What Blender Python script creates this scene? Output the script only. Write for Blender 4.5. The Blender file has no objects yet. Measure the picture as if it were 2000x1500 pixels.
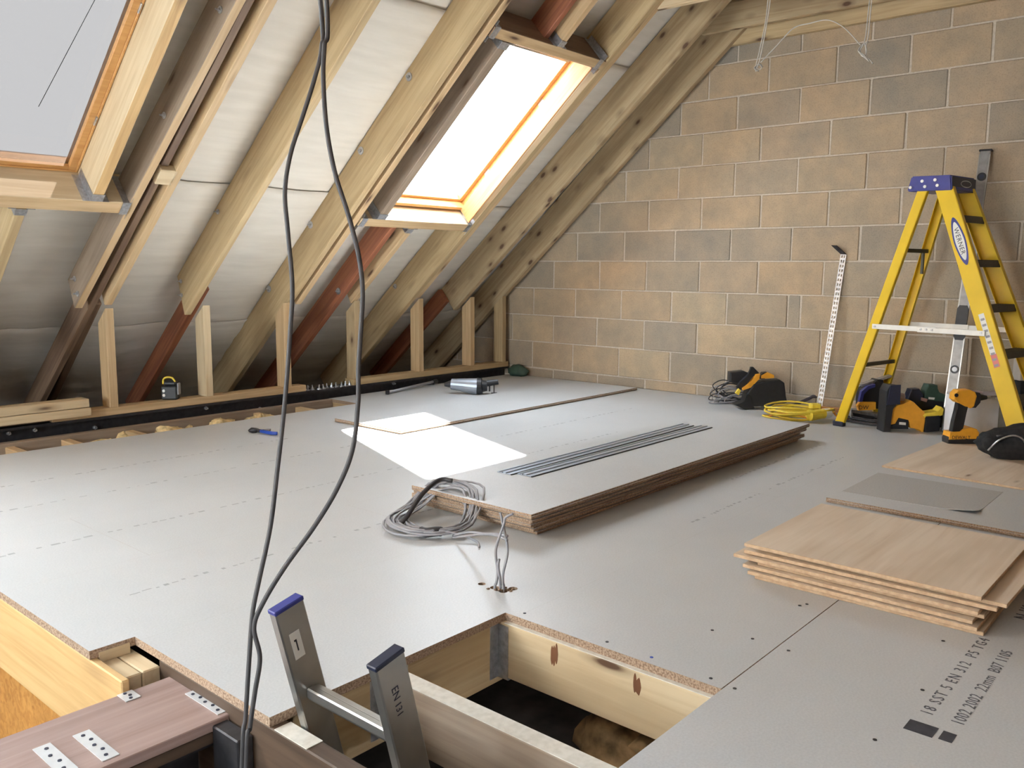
import bpy, bmesh, math, random
from mathutils import Vector, Matrix, Euler, noise

random.seed(7)
C = bpy.context.scene.collection
S = bpy.context.scene
PI = math.pi

# ------------------------------------------------------------------ camera
cam = bpy.data.cameras.new('camera')
cam.sensor_width = 36.0
cam.lens = 30.41
cam.clip_start = 0.02
co = bpy.data.objects.new('camera', cam)
C.objects.link(co)
R_ = Vector((0.65655059, -0.75425461, 0.00642762))
U_ = Vector((0.09684755, 0.09274705, 0.99096848))
F_ = Vector((0.74803869, 0.64999844, -0.13394084))
m = Matrix((R_, U_, -F_)).transposed().to_4x4()
m.translation = Vector((-5.6599, -4.4638, 0.9243))
co.matrix_world = m
S.camera = co

# ------------------------------------------------------------------ world, sun, exposure
S.view_settings.view_transform = 'Standard'
S.view_settings.look = 'None'
S.view_settings.gamma = 1.0
S.view_settings.use_curve_mapping = False
S.view_settings.exposure = 2.5

w = bpy.data.worlds.new('world')
S.world = w
w.use_nodes = True
bg = w.node_tree.nodes['Background']
bg.inputs[0].default_value = (0.83, 0.92, 1.0, 1)
bg.inputs[1].default_value = 5.2

sun = bpy.data.lights.new('sun', 'SUN')
sun.energy = 26.0
sun.angle = math.radians(1.2)
sun.color = (1.0, 0.96, 0.90)
so = bpy.data.objects.new('sun', sun)
C.objects.link(so)
so.rotation_euler = Vector((-0.565, -0.335, -1.0)).to_track_quat('-Z', 'Y').to_euler()
so.location = (4, 3, 8)

# roof frame: v runs up the slope, n points out of the room
RO = Vector((0, 0, 1.089))
RU = Vector((0, -0.757, 0.6533))
RN = Vector((0, 0.6533, 0.757))


def roof(x, v, n):
    return Vector((x, 0, 0)) + RO + RU * v + RN * n


def portal(name, loc, xaxis, yaxis, sx, sy):
    l = bpy.data.lights.new(name, 'AREA')
    l.shape = 'RECTANGLE'
    l.size = sx
    l.size_y = sy
    l.cycles.is_portal = True
    o = bpy.data.objects.new(name, l)
    C.objects.link(o)
    z = xaxis.cross(yaxis).normalized()
    mm = Matrix((xaxis, yaxis, z)).transposed().to_4x4()
    mm.translation = loc
    o.matrix_world = mm


# skylights: x0, x1, v0, v1  (two are in view, the unseen others behind the camera are added for daylight)
SKY = [(-4.66, -3.80, 0.21, 1.60), (-1.945, -1.12, 0.21, 1.60), (-5.65, -5.00, 0.21, 1.60), (-6.90, -6.10, 0.21, 1.60), (-8.25, -7.35, 0.21, 1.60)]
for i, (a, b, c, d) in enumerate(SKY):
    portal('skylight_portal', roof((a + b) / 2, (c + d) / 2, 0.30), Vector((1, 0, 0)), RU, b - a, d - c)
portal('added_right_skylight_portal', Vector((-6.5, -5.8, 1.089)) + Vector((0, .757, .6533)) * 1.3 + Vector((0, -.6533, .757)) * .30, Vector((-1, 0, 0)), Vector((0, .757, .6533)), .8, .8)  # guides light through the added skylight on the unseen right slope
portal('added_rear_opening_portal', Vector((-9.03, -2.15, 1.1)), Vector((0, 1, 0)), Vector((0, 0, -1)), 2.3, 1.6)  # guides light through the added opening in the rear wall

# ------------------------------------------------------------------ helpers


def tag(o, label=None, cat=None, group=None, kind=None):
    if label: o['label'] = label
    if cat: o['category'] = cat
    if group: o['group'] = group
    if kind: o['kind'] = kind
    return o


def empty(name, loc=(0, 0, 0), rz=0.0, label=None, cat=None, group=None, kind=None):
    o = bpy.data.objects.new(name, None)
    o.empty_display_size = 0.1
    C.objects.link(o)
    o.location = loc
    o.rotation_euler = (0, 0, rz)
    return tag(o, label, cat, group, kind)


def obj(name, bm, mats, parent=None, mw=None, smooth=False, label=None):
    me = bpy.data.meshes.new(name)
    bmesh.ops.recalc_face_normals(bm, faces=bm.faces)
    bm.to_mesh(me)
    bm.free()
    if not isinstance(mats, (list, tuple)): mats = [mats]
    for mt in mats: me.materials.append(mt)
    if smooth:
        for p in me.polygons: p.use_smooth = True
    o = bpy.data.objects.new(name, me)
    C.objects.link(o)
    if parent is not None: o.parent = parent
    if mw is not None: o.matrix_local = mw
    if label: o['label'] = label
    return o


def BM(): return bmesh.new()


def box(bm, x0, x1, y0, y1, z0, z1, bev=0.0, mat=0, M=None, seg=1):
    r = bmesh.ops.create_cube(bm, size=1.0)
    vs = r['verts']
    for v in vs:
        v.co = Vector((x0 + (v.co.x + .5) * (x1 - x0), y0 + (v.co.y + .5) * (y1 - y0), z0 + (v.co.z + .5) * (z1 - z0)))
    fs = list({f for v in vs for f in v.link_faces})
    for f in fs: f.material_index = mat
    if bev > 0:
        es = list({e for v in vs for e in v.link_edges})
        rr = bmesh.ops.bevel(bm, geom=es, offset=bev, segments=seg, affect='EDGES', profile=0.5)
        for f in rr['faces']: f.material_index = mat
        vs = list({v for f in rr['faces'] for v in f.verts} | {v for v in vs if v.is_valid})
    if M is not None:
        for v in vs: v.co = M @ v.co
    return vs


def cyl(bm, p0, p1, r0, r1=None, seg=12, mat=0, cap=True):
    if r1 is None: r1 = r0
    p0 = Vector(p0); p1 = Vector(p1)
    d = p1 - p0
    L = d.length
    q = d.to_track_quat('Z', 'Y').to_matrix().to_4x4()
    q.translation = (p0 + p1) / 2
    r = bmesh.ops.create_cone(bm, cap_ends=cap, segments=seg, radius1=r0, radius2=r1, depth=L, matrix=q)
    for v in r['verts']:
        for f in v.link_faces: f.material_index = mat
    return r['verts']


def prism(bm, pts, y0, y1, mat=0, bev=0.0, M=None):
    """outline pts in (x,z), extruded along y"""
    a = [bm.verts.new((x, y0, z)) for x, z in pts]
    b = [bm.verts.new((x, y1, z)) for x, z in pts]
    n = len(pts)
    fs = [bm.faces.new(a), bm.faces.new(b[::-1])]
    for i in range(n):
        fs.append(bm.faces.new((a[i], b[i], b[(i + 1) % n], a[(i + 1) % n])))
    for f in fs: f.material_index = mat
    vs = a + b
    if bev > 0:
        es = list({e for f in fs[:2] for e in f.edges})
        rr = bmesh.ops.bevel(bm, geom=es, offset=bev, segments=2, affect='EDGES', profile=0.6, clamp_overlap=True)
        for f in rr['faces']: f.material_index = mat
        vs = list({v for f in rr['faces'] for v in f.verts} | {v for v in vs if v.is_valid})
    if M is not None:
        for v in vs: v.co = M @ v.co
    return vs


def spline(pts, n=8):
    P = [Vector(p) for p in pts]
    P = [P[0] * 2 - P[1]] + P + [P[-1] * 2 - P[-2]]
    out = []
    for i in range(1, len(P) - 2):
        for k in range(n):
            t = k / n
            a, b, c, d = P[i - 1], P[i], P[i + 1], P[i + 2]
            out.append(0.5 * ((2 * b) + (c - a) * t + (2 * a - 5 * b + 4 * c - d) * t * t + (3 * b - a - 3 * c + d) * t ** 3))
    out.append(P[-2])
    return out


def tube(bm, pts, r, seg=6, rx=None, mat=0, up=Vector((0, 0, 1))):
    pts = [Vector(p) for p in pts]
    n = len(pts)
    if rx is None: rx = r
    t = (pts[1] - pts[0]).normalized()
    s = t.cross(up)
    if s.length < 1e-3: s = t.cross(Vector((1, 0, 0)))
    s.normalize()
    rings = []
    for i in range(n):
        if i == 0: t = pts[1] - pts[0]
        elif i == n - 1: t = pts[-1] - pts[-2]
        else: t = pts[i + 1] - pts[i - 1]
        if t.length < 1e-9: t = Vector((0, 0, 1))
        t.normalize()
        s = (s - t * s.dot(t))
        if s.length < 1e-6: s = t.orthogonal()
        s.normalize()
        b = t.cross(s)
        rings.append([bm.verts.new(pts[i] + s * rx * math.cos(2 * PI * k / seg) + b * r * math.sin(2 * PI * k / seg)) for k in range(seg)])
    for i in range(n - 1):
        for k in range(seg):
            f = bm.faces.new((rings[i][k], rings[i][(k + 1) % seg], rings[i + 1][(k + 1) % seg], rings[i + 1][k]))
            f.material_index = mat
            f.smooth = True
    for rr in (rings[0][::-1], rings[-1]):
        f = bm.faces.new(rr); f.material_index = mat


def basis(o, x, y, z):
    mm = Matrix((Vector(x), Vector(y), Vector(z))).transposed().to_4x4()
    mm.translation = Vector(o)
    return mm


# ------------------------------------------------------------------ materials
def newmat(name):
    mt = bpy.data.materials.new(name)
    mt.use_nodes = True
    nt = mt.node_tree
    b = nt.nodes['Principled BSDF']
    return mt, nt, b


def N(nt, t, **k):
    n = nt.nodes.new(t)
    for a, v in k.items():
        if a.startswith('i_'): n.inputs[a[2:]].default_value = v
        else: setattr(n, a, v)
    return n


def ramp(nt, stops):
    r = nt.nodes.new('ShaderNodeValToRGB')
    el = r.color_ramp.elements
    while len(el) < len(stops): el.new(0.5)
    for e, (p, c) in zip(el, stops):
        e.position = p
        e.color = (*c, 1) if len(c) == 3 else c
    return r


def plain(name, col, rough=0.5, metal=0.0, var=0.08, bump=0.0, scale=30.0, spec=0.5):
    mt, nt, b = newmat(name)
    L = nt.links.new
    tc = N(nt, 'ShaderNodeTexCoord')
    no = N(nt, 'ShaderNodeTexNoise')
    no.inputs['Scale'].default_value = scale
    no.inputs['Detail'].default_value = 4
    L(tc.outputs['Object'], no.inputs['Vector'])
    r = ramp(nt, [(0.3, tuple(c * (1 - var) for c in col)), (0.7, tuple(min(1, c * (1 + var)) for c in col))])
    L(no.outputs['Fac'], r.inputs[0])
    L(r.outputs[0], b.inputs['Base Color'])
    b.inputs['Roughness'].default_value = rough
    b.inputs['Metallic'].default_value = metal
    b.inputs['Specular IOR Level'].default_value = spec
    if bump > 0:
        bp = N(nt, 'ShaderNodeBump')
        bp.inputs['Strength'].default_value = bump
        bp.inputs['Distance'].default_value = 0.004
        L(no.outputs['Fac'], bp.inputs['Height'])
        L(bp.outputs[0], b.inputs['Normal'])
    return mt


def wood(name, light, dark, knot=0.085, knotc=(0.10, 0.05, 0.025), rough=0.6, stain=0.25, ksc=(1.6, 6.5, 6.5), stainc=None):
    mt, nt, b = newmat(name)
    L = nt.links.new
    tc = N(nt, 'ShaderNodeTexCoord')
    oi = N(nt, 'ShaderNodeObjectInfo')
    mul = N(nt, 'ShaderNodeMath', operation='MULTIPLY')
    mul.inputs[1].default_value = 37.0
    L(oi.outputs['Random'], mul.inputs[0])
    add = N(nt, 'ShaderNodeVectorMath', operation='ADD')
    L(tc.outputs['Object'], add.inputs[0])
    L(mul.outputs[0], add.inputs[1])
    # grain
    mp = N(nt, 'ShaderNodeMapping')
    mp.inputs['Scale'].default_value = (1.3, 26, 26)
    L(add.outputs[0], mp.inputs[0])
    n1 = N(nt, 'ShaderNodeTexNoise')
    n1.inputs['Scale'].default_value = 1.6
    n1.inputs['Detail'].default_value = 5
    n1.inputs['Distortion'].default_value = 0.9
    L(mp.outputs[0], n1.inputs['Vector'])
    r1 = ramp(nt, [(0.30, dark), (0.62, light)])
    L(n1.outputs['Fac'], r1.inputs[0])
    # broad tone
    mp2 = N(nt, 'ShaderNodeMapping')
    mp2.inputs['Scale'].default_value = (1.2, 5, 5)
    L(add.outputs[0], mp2.inputs[0])
    n2 = N(nt, 'ShaderNodeTexNoise')
    n2.inputs['Scale'].default_value = 1.5
    n2.inputs['Detail'].default_value = 3
    L(mp2.outputs[0], n2.inputs['Vector'])
    sc = stainc or tuple(c * 0.62 for c in dark)
    mx = N(nt, 'ShaderNodeMix', data_type='RGBA')
    r2 = ramp(nt, [(0.42, (0, 0, 0)), (0.72, (stain, stain, stain))])
    L(n2.outputs['Fac'], r2.inputs[0])
    L(r2.outputs[0], mx.inputs['Factor'])
    L(r1.outputs[0], mx.inputs['A'])
    mx.inputs['B'].default_value = (*sc, 1)
    # knots
    mp3 = N(nt, 'ShaderNodeMapping')
    mp3.inputs['Scale'].default_value = ksc
    L(add.outputs[0], mp3.inputs[0])
    vo = N(nt, 'ShaderNodeTexVoronoi')
    vo.inputs['Scale'].default_value = 1.0
    L(mp3.outputs[0], vo.inputs['Vector'])
    r3 = ramp(nt, [(knot * 0.55, (1, 1, 1)), (knot, (0.35, 0.35, 0.35)), (knot * 1.9, (0, 0, 0))])
    L(vo.outputs['Distance'], r3.inputs[0])
    mk = N(nt, 'ShaderNodeMix', data_type='RGBA')
    L(r3.outputs[0], mk.inputs['Factor'])
    L(mx.outputs['Result'], mk.inputs['A'])
    mk.inputs['B'].default_value = (*knotc, 1)
    L(mk.outputs['Result'], b.inputs['Base Color'])
    b.inputs['Roughness'].default_value = rough
    bp = N(nt, 'ShaderNodeBump')
    bp.inputs['Strength'].default_value = 0.25
    bp.inputs['Distance'].default_value = 0.002
    L(n1.outputs['Fac'], bp.inputs['Height'])
    L(bp.outputs[0], b.inputs['Normal'])
    return mt


def speckle(name, a, b_, scale=260, rough=0.7, bump=0.3, big=None, coat=0.0):
    mt, nt, b = newmat(name)
    L = nt.links.new
    tc = N(nt, 'ShaderNodeTexCoord')
    no = N(nt, 'ShaderNodeTexNoise')
    no.inputs['Scale'].default_value = scale
    no.inputs['Detail'].default_value = 3
    L(tc.outputs['Object'], no.inputs['Vector'])
    r = ramp(nt, [(0.35, a), (0.65, b_)])
    L(no.outputs['Fac'], r.inputs[0])
    src = r.outputs[0]
    if big:
        n2 = N(nt, 'ShaderNodeTexNoise')
        n2.inputs['Scale'].default_value = big[0]
        n2.inputs['Detail'].default_value = 5
        n2.inputs['Roughness'].default_value = 0.6
        L(tc.outputs['Object'], n2.inputs['Vector'])
        r2 = ramp(nt, [(0.35, (big[1],) * 3), (0.65, (1, 1, 1))])
        L(n2.outputs['Fac'], r2.inputs[0])
        mx = N(nt, 'ShaderNodeMix', data_type='RGBA', blend_type='MULTIPLY')
        mx.inputs['Factor'].default_value = 1
        L(src, mx.inputs['A'])
        L(r2.outputs[0], mx.inputs['B'])
        src = mx.outputs['Result']
    L(src, b.inputs['Base Color'])
    b.inputs['Roughness'].default_value = rough
    bp = N(nt, 'ShaderNodeBump')
    bp.inputs['Strength'].default_value = bump
    bp.inputs['Distance'].default_value = 0.001
    L(no.outputs['Fac'], bp.inputs['Height'])
    L(bp.outputs[0], b.inputs['Normal'])
    return mt


M = {}
M['pine'] = wood('fresh_pine', (0.60, 0.43, 0.245), (0.47, 0.32, 0.165))
M['pine_green'] = wood('treated_pine', (0.54, 0.405, 0.225), (0.42, 0.30, 0.155), stain=0.35)
M['pine_knotty'] = wood('knotty_pine', (0.50, 0.385, 0.23), (0.39, 0.28, 0.155), knot=0.17, ksc=(5.0, 10, 10), stain=0.5, stainc=(0.24, 0.17, 0.09))
M['pine_pale'] = wood('pale_pine', (0.66, 0.53, 0.34), (0.56, 0.42, 0.25))  # its light tone also stands in for daylight on the skylight timbers
M['pine_orange'] = wood('orange_pine', (0.50, 0.25, 0.10), (0.38, 0.17, 0.06), knot=0.05)
M['pine_yellow'] = wood('yellow_pine', (0.66, 0.44, 0.20), (0.52, 0.32, 0.13), knot=0.11)
M['old'] = wood('old_brown_timber', (0.26, 0.17, 0.105), (0.17, 0.10, 0.065), stain=0.5)
M['darkjoist'] = wood('dark_brown_timber', (0.10, 0.062, 0.038), (0.06, 0.036, 0.022), stain=0.4)
M['old_grey'] = wood('weathered_timber', (0.34, 0.26, 0.19), (0.24, 0.175, 0.125), stain=0.5)
M['old_red'] = wood('old_red_timber', (0.36, 0.13, 0.06), (0.22, 0.075, 0.04), knot=0.03)
M['frame_wood'] = wood('window_frame_wood', (0.66, 0.36, 0.13), (0.56, 0.28, 0.09), knot=0.0001, rough=0.35, stain=0.1)
M['redboard'] = wood('reddish_board', (0.36, 0.26, 0.235), (0.28, 0.19, 0.17), knot=0.02, rough=0.45, stain=0.3)
M['plyface'] = wood('plywood_face', (0.74, 0.625, 0.50), (0.67, 0.545, 0.42), knot=0.05, knotc=(0.25, 0.15, 0.09), ksc=(2, 6, 6), stain=0.35, stainc=(0.40, 0.27, 0.15))
M['plyorange'] = wood('orange_plywood', (0.55, 0.27, 0.07), (0.38, 0.16, 0.035), knot=0.05)


M['chip'] = speckle('chipboard_face', (0.50, 0.512, 0.522), (0.555, 0.567, 0.575), 190, rough=0.42, bump=0.12, big=(1.6, 0.93))
M['chipedge'] = speckle('chipboard_edge', (0.20, 0.125, 0.08), (0.46, 0.34, 0.24), 200, rough=0.85, bump=0.35)
M['plyedge'] = speckle('plywood_edge', (0.46, 0.31, 0.19), (0.58, 0.41, 0.26), 60, rough=0.8, bump=0.12)
M['mortar'] = speckle('mortar', (0.48, 0.415, 0.335), (0.57, 0.50, 0.41), 90, rough=0.95, bump=0.6)
M['steel'] = plain('galvanised_steel', (0.50, 0.51, 0.53), 0.38, 0.85, 0.25, 0.1, 60)
M['alu'] = plain('aluminium', (0.40, 0.395, 0.375), 0.34, 0.9, 0.10, 0.0, 12)
M['darksteel'] = plain('dark_steel', (0.035, 0.033, 0.036), 0.45, 0.3, 0.3, 0.2, 30)
M['black'] = plain('black_plastic', (0.018, 0.019, 0.022), 0.45, 0, 0.2)
M['rubber'] = plain('black_fabric', (0.014, 0.014, 0.015), 0.85, 0, 0.4, 0.6, 60)
M['dyellow'] = plain('tool_yellow', (0.78, 0.36, 0.03), 0.45, 0, 0.06)
M['lyellow'] = plain('ladder_yellow', (0.72, 0.48, 0.012), 0.38, 0, 0.08, 0.0, 8)
M['cyellow'] = plain('cable_yellow', (0.80, 0.60, 0.06), 0.45, 0, 0.1)
M['blue'] = plain('blue_plastic', (0.035, 0.045, 0.23), 0.4, 0, 0.1)
M['bluecap'] = plain('blue_grip', (0.02, 0.07, 0.40), 0.4, 0, 0.1)
M['darknavy'] = plain('dark_navy', (0.02, 0.025, 0.05), 0.4)
M['white'] = plain('white_paint', (0.78, 0.76, 0.70), 0.45, 0, 0.05, 0.0, 20)
M['card'] = plain('white_card', (0.72, 0.73, 0.76), 0.7, 0, 0.04)
M['label'] = plain('white_label', (0.72, 0.72, 0.68), 0.5, 0, 0.02)
M['redlabel'] = plain('red_print', (0.65, 0.20, 0.18), 0.5, 0, 0.02)
M['ink'] = plain('dark_ink', (0.045, 0.045, 0.055), 0.7, 0, 0.3)
M['ink2'] = plain('stamped_ink', (0.13, 0.13, 0.145), 0.7, 0, 0.9, 0, 160)
M['fadedink'] = plain('faded_ink', (0.36, 0.37, 0.38), 0.6, 0, 0.1)
M['greycable'] = plain('grey_cable', (0.29, 0.285, 0.305), 0.45, 0, 0.1)
M['darkcable'] = plain('dark_cable', (0.036, 0.033, 0.035), 0.55, 0, 0.1)
M['whitecable'] = plain('white_cable', (0.50, 0.47, 0.42), 0.45, 0, 0.1)
M['silver'] = plain('silver_grey_casing', (0.34, 0.37, 0.42), 0.35, 0.4, 0.05)
M['green'] = plain('green_plastic', (0.035, 0.07, 0.05), 0.6, 0, 0.2)
M['wool'] = plain('yellow_insulation', (0.62, 0.47, 0.24), 0.95, 0, 0.35, 1.0, 40)
M['void'] = plain('shade_dark_ceiling_back', (0.075, 0.06, 0.05), 0.95, 0, 0.4, 0.3, 12)  # near-black colour carries the shadow of the void
M['nailplate'] = plain('pale_nail_plate', (0.66, 0.68, 0.70), 0.35, 0.35, 0.08)
M['grip'] = plain('dark_step_rubber', (0.09, 0.08, 0.055), 0.7)
M['orangecable'] = plain('orange_cable', (0.75, 0.30, 0.05), 0.5, 0, 0.1)
M['paletop'] = speckle('pale_edge_strip', (.60, .57, .50), (.70, .67, .60), 60, .8, .2)
M['silver2'] = plain('brushed_level', (0.27, 0.265, 0.26), 0.45, 0.6, 0.15)
M['brownbox'] = plain('grey_cardboard', (0.30, 0.28, 0.24), 0.8, 0, 0.15)


def block_mat():
    mt, nt, b = newmat('concrete_block')
    L = nt.links.new
    tc = N(nt, 'ShaderNodeTexCoord')
    oi = N(nt, 'ShaderNodeObjectInfo')
    r0 = ramp(nt, [(0.0, (0.33, 0.285, 0.232)), (0.22, (0.44, 0.350, 0.248)), (0.5, (0.465, 0.355, 0.242)), (0.75, (0.375, 0.318, 0.252)), (1.0, (0.49, 0.39, 0.270))])
    L(oi.outputs['Random'], r0.inputs[0])
    ml = N(nt, 'ShaderNodeMath', operation='MULTIPLY')
    ml.inputs[1].default_value = 91.0
    L(oi.outputs['Random'], ml.inputs[0])
    ad = N(nt, 'ShaderNodeVectorMath', operation='ADD')
    L(tc.outputs['Object'], ad.inputs[0])
    L(ml.outputs[0], ad.inputs[1])
    no = N(nt, 'ShaderNodeTexNoise')
    no.inputs['Scale'].default_value = 5
    no.inputs['Detail'].default_value = 6
    no.inputs['Roughness'].default_value = 0.65
    L(ad.outputs[0], no.inputs['Vector'])
    r1 = ramp(nt, [(0.3, (0.80, 0.83, 0.86)), (0.7, (1.12, 1.06, 0.98))])
    L(no.outputs['Fac'], r1.inputs[0])
    mx = N(nt, 'ShaderNodeMix', data_type='RGBA', blend_type='MULTIPLY')
    mx.inputs['Factor'].default_value = 1
    L(r0.outputs[0], mx.inputs['A'])
    L(r1.outputs[0], mx.inputs['B'])
    nf = N(nt, 'ShaderNodeTexNoise')
    nf.inputs['Scale'].default_value = 130
    nf.inputs['Detail'].default_value = 3
    L(tc.outputs['Object'], nf.inputs['Vector'])
    r2 = ramp(nt, [(0.30, (0.72, 0.72, 0.72)), (0.5, (1, 1, 1))])
    L(nf.outputs['Fac'], r2.inputs[0])
    m2 = N(nt, 'ShaderNodeMix', data_type='RGBA', blend_type='MULTIPLY')
    m2.inputs['Factor'].default_value = 0.7
    L(mx.outputs['Result'], m2.inputs['A'])
    L(r2.outputs[0], m2.inputs['B'])
    L(m2.outputs['Result'], b.inputs['Base Color'])
    b.inputs['Roughness'].default_value = 0.95
    b.inputs['Specular IOR Level'].default_value = 0.2
    bp = N(nt, 'ShaderNodeBump')
    bp.inputs['Strength'].default_value = 0.6
    bp.inputs['Distance'].default_value = 0.002
    L(nf.outputs['Fac'], bp.inputs['Height'])
    L(bp.outputs[0], b.inputs['Normal'])
    return mt


M['block'] = block_mat()


def membrane_mat():
    mt, nt, b = newmat('roof_membrane')
    L = nt.links.new
    tc = N(nt, 'ShaderNodeTexCoord')
    mp = N(nt, 'ShaderNodeMapping')
    mp.inputs['Scale'].default_value = (1.2, 9, 9)
    L(tc.outputs['Object'], mp.inputs[0])
    no = N(nt, 'ShaderNodeTexNoise')
    no.inputs['Scale'].default_value = 2.2
    no.inputs['Detail'].default_value = 4
    L(mp.outputs[0], no.inputs['Vector'])
    r = ramp(nt, [(0.3, (0.68, 0.64, 0.57)), (0.7, (0.76, 0.72, 0.65))])
    L(no.outputs['Fac'], r.inputs[0])
    L(r.outputs[0], b.inputs['Base Color'])
    b.inputs['Roughness'].default_value = 0.75
    bp = N(nt, 'ShaderNodeBump')
    bp.inputs['Strength'].default_value = 0.35
    bp.inputs['Distance'].default_value = 0.01
    L(no.outputs['Fac'], bp.inputs['Height'])
    L(bp.outputs[0], b.inputs['Normal'])
    return mt


M['membrane'] = membrane_mat()


def glass_mat(name, tint, gloss=0.06):
    mt, nt, b = newmat(name)
    L = nt.links.new
    nt.nodes.remove(b)
    out = nt.nodes['Material Output']
    tr = N(nt, 'ShaderNodeBsdfTransparent')
    tr.inputs[0].default_value = (*tint, 1)
    gl = N(nt, 'ShaderNodeBsdfGlossy')
    gl.inputs['Roughness'].default_value = 0.03
    mx = N(nt, 'ShaderNodeMixShader')
    mx.inputs[0].default_value = gloss
    L(tr.outputs[0], mx.inputs[1])
    L(gl.outputs[0], mx.inputs[2])
    L(mx.outputs[0], out.inputs[0])
    return mt


M['glass'] = glass_mat('clear_glass', (0.95, 0.96, 0.96))
M['glass_dimmed'] = glass_mat('dimmed_glass', (0.82, 0.83, 0.84), 0.03)  # tint holds back the sky to calm the overexposed reveal
M['glass_dark_tint'] = glass_mat('glass_with_dimming_tint', (0.158, 0.150, 0.145), 0.02)  # dark tint lowers the sky brightness seen through this pane

# ------------------------------------------------------------------ timbers
XW = Vector((1, 0, 0))


def timber(name, p0, p1, up, wd, dp, mat, parent=None, bev=0.003, cuts=(0, 0), label=None, soff=None):
    """beam from p0 to p1 (centre line of its top... see below): local x along, y width, z depth 0..dp in direction up.
    cuts: shift of the far-depth end along the length at each end (for bevelled cuts)"""
    p0 = Vector(p0); p1 = Vector(p1)
    x = (p1 - p0); Ln = x.length; x.normalize()
    z = Vector(up) - x * Vector(up).dot(x); z.normalize()
    y = z.cross(x)
    bm = BM()
    vs = box(bm, 0, Ln, -wd / 2, wd / 2, 0, dp, 0)
    for v in vs:
        if v.co.z > dp * .5:
            if v.co.x < Ln * .5: v.co.x += cuts[0]
            else: v.co.x += cuts[1]
    if bev: bmesh.ops.bevel(bm, geom=list(bm.edges), offset=bev, segments=1, affect='EDGES')
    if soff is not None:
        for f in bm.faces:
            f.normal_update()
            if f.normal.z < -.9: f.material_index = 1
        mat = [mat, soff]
    o = obj(name, bm, mat, parent, label=label)
    mm = basis(p0, x, y, z)
    if parent is not None: o.matrix_local = parent.matrix_local.inverted() @ mm if parent.matrix_local != Matrix() else mm
    else: o.matrix_world = mm
    return o


# ------------------------------------------------------------------ gable wall of blocks
wg = empty('wall_gable', (0, 0, 0), kind='structure')
bm = BM()
RIDGE_Y = -2.9
zr = 1.089 - 0.863 * RIDGE_Y + 0.36
pts = [(2.1, -0.9), (2.1, 1.089 - .863 * 2.1 + .36), (RIDGE_Y, zr), (-7.9, 1.089 - .863 * 2.1 + .36), (-7.9, -0.9)]
a = [bm.verts.new((0.006, y, z)) for y, z in pts]
b_ = [bm.verts.new((0.11, y, z)) for y, z in pts]
bm.faces.new(a); bm.faces.new(b_[::-1])
for i in range(5): bm.faces.new((a[i], b_[i], b_[(i + 1) % 5], a[(i + 1) % 5]))
obj('mortar_bed', bm, M['mortar'], wg)


def roofz(y):
    return 1.089 - .863 * y + 0.25 if y > RIDGE_Y else 1.089 - .863 * (2 * RIDGE_Y - y) + 0.25


rb = random.Random(3)
JY = {0: [0.231, -0.201, -0.654, -1.116, -1.579, -2.066], 1: [0.006, -0.437, -0.879, -1.336, -1.788, -2.252], 2: [0.219, -0.218, -0.666, -1.113, -1.563, -2.014, -2.105],
      3: [0.008, -0.455, -0.888, -1.339, -1.790, -2.248], 4: [-0.23, -0.682, -1.128, -1.576, -2.02], 5: [0.0, -0.446, -0.896, -1.338, -1.791, -2.257],
      6: [-0.23, -0.683, -1.142, -1.587, -2.039, -2.49], 7: [-0.44, -0.886, -1.328, -1.769, -2.245, -2.708], 8: [-0.7, -1.146, -1.587, -2.034, -2.483, -2.93],
      9: [-0.9, -1.362, -1.807, -2.263, -2.707, -3.151]}
for k in range(-1, 14):
    z0 = 0.08 + .225 * k
    z1 = z0 + .215
    if k == -1: z0 = 0.0; z1 = .07
    if k in JY: js = list(JY[k])
    else: js = [(-0.0 if k % 2 else 0.225) - .45 * i for i in range(6)]
    while js[0] < 1.5: js.insert(0, js[0] + .45)
    while js[-1] > -4.9: js.append(js[-1] - .45)
    for i in range(len(js) - 1):
        ya, yb = js[i], js[i + 1]
        zt = min(roofz(ya), roofz(yb))
        if z0 > max(roofz(ya), roofz(yb)) - .02: continue
        bm = BM()
        g = .006
        hw = (ya - yb) / 2 - g
        hh = (z1 - z0) / 2
        ox = rb.uniform(-.003, .003)
        rr = bmesh.ops.create_cube(bm, size=1)
        for v in rr['verts']:
            v.co = Vector((v.co.x * .06, v.co.y * 2 * hw + rb.uniform(-.002, .002), v.co.z * 2 * hh + rb.uniform(-.0018, .0018)))
        bmesh.ops.bevel(bm, geom=list(bm.edges), offset=.004, segments=1, affect='EDGES')
        o = obj('block', bm, M['block'], wg)
        o.location = (0.03 + ox, (ya + yb) / 2, (z0 + z1) / 2)
        o.rotation_euler = (rb.uniform(-.004, .004), 0, rb.uniform(-.006, .006))

# ------------------------------------------------------------------ floor boards (2.4 x 0.6 sheets) with openings cut out
fl = empty('floor', kind='structure')


def subtract(rects, h):
    out = []
    hx0, hx1, hy0, hy1 = h
    for (x0, x1, y0, y1) in rects:
        if x1 <= hx0 or x0 >= hx1 or y1 <= hy0 or y0 >= hy1:
            out.append((x0, x1, y0, y1)); continue
        if x0 < hx0: out.append((x0, hx0, y0, y1))
        if x1 > hx1: out.append((hx1, x1, y0, y1))
        a0, a1 = max(x0, hx0), min(x1, hx1)
        if y0 < hy0: out.append((a0, a1, y0, hy0))
        if y1 > hy1: out.append((a0, a1, hy1, y1))
    return out


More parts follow.
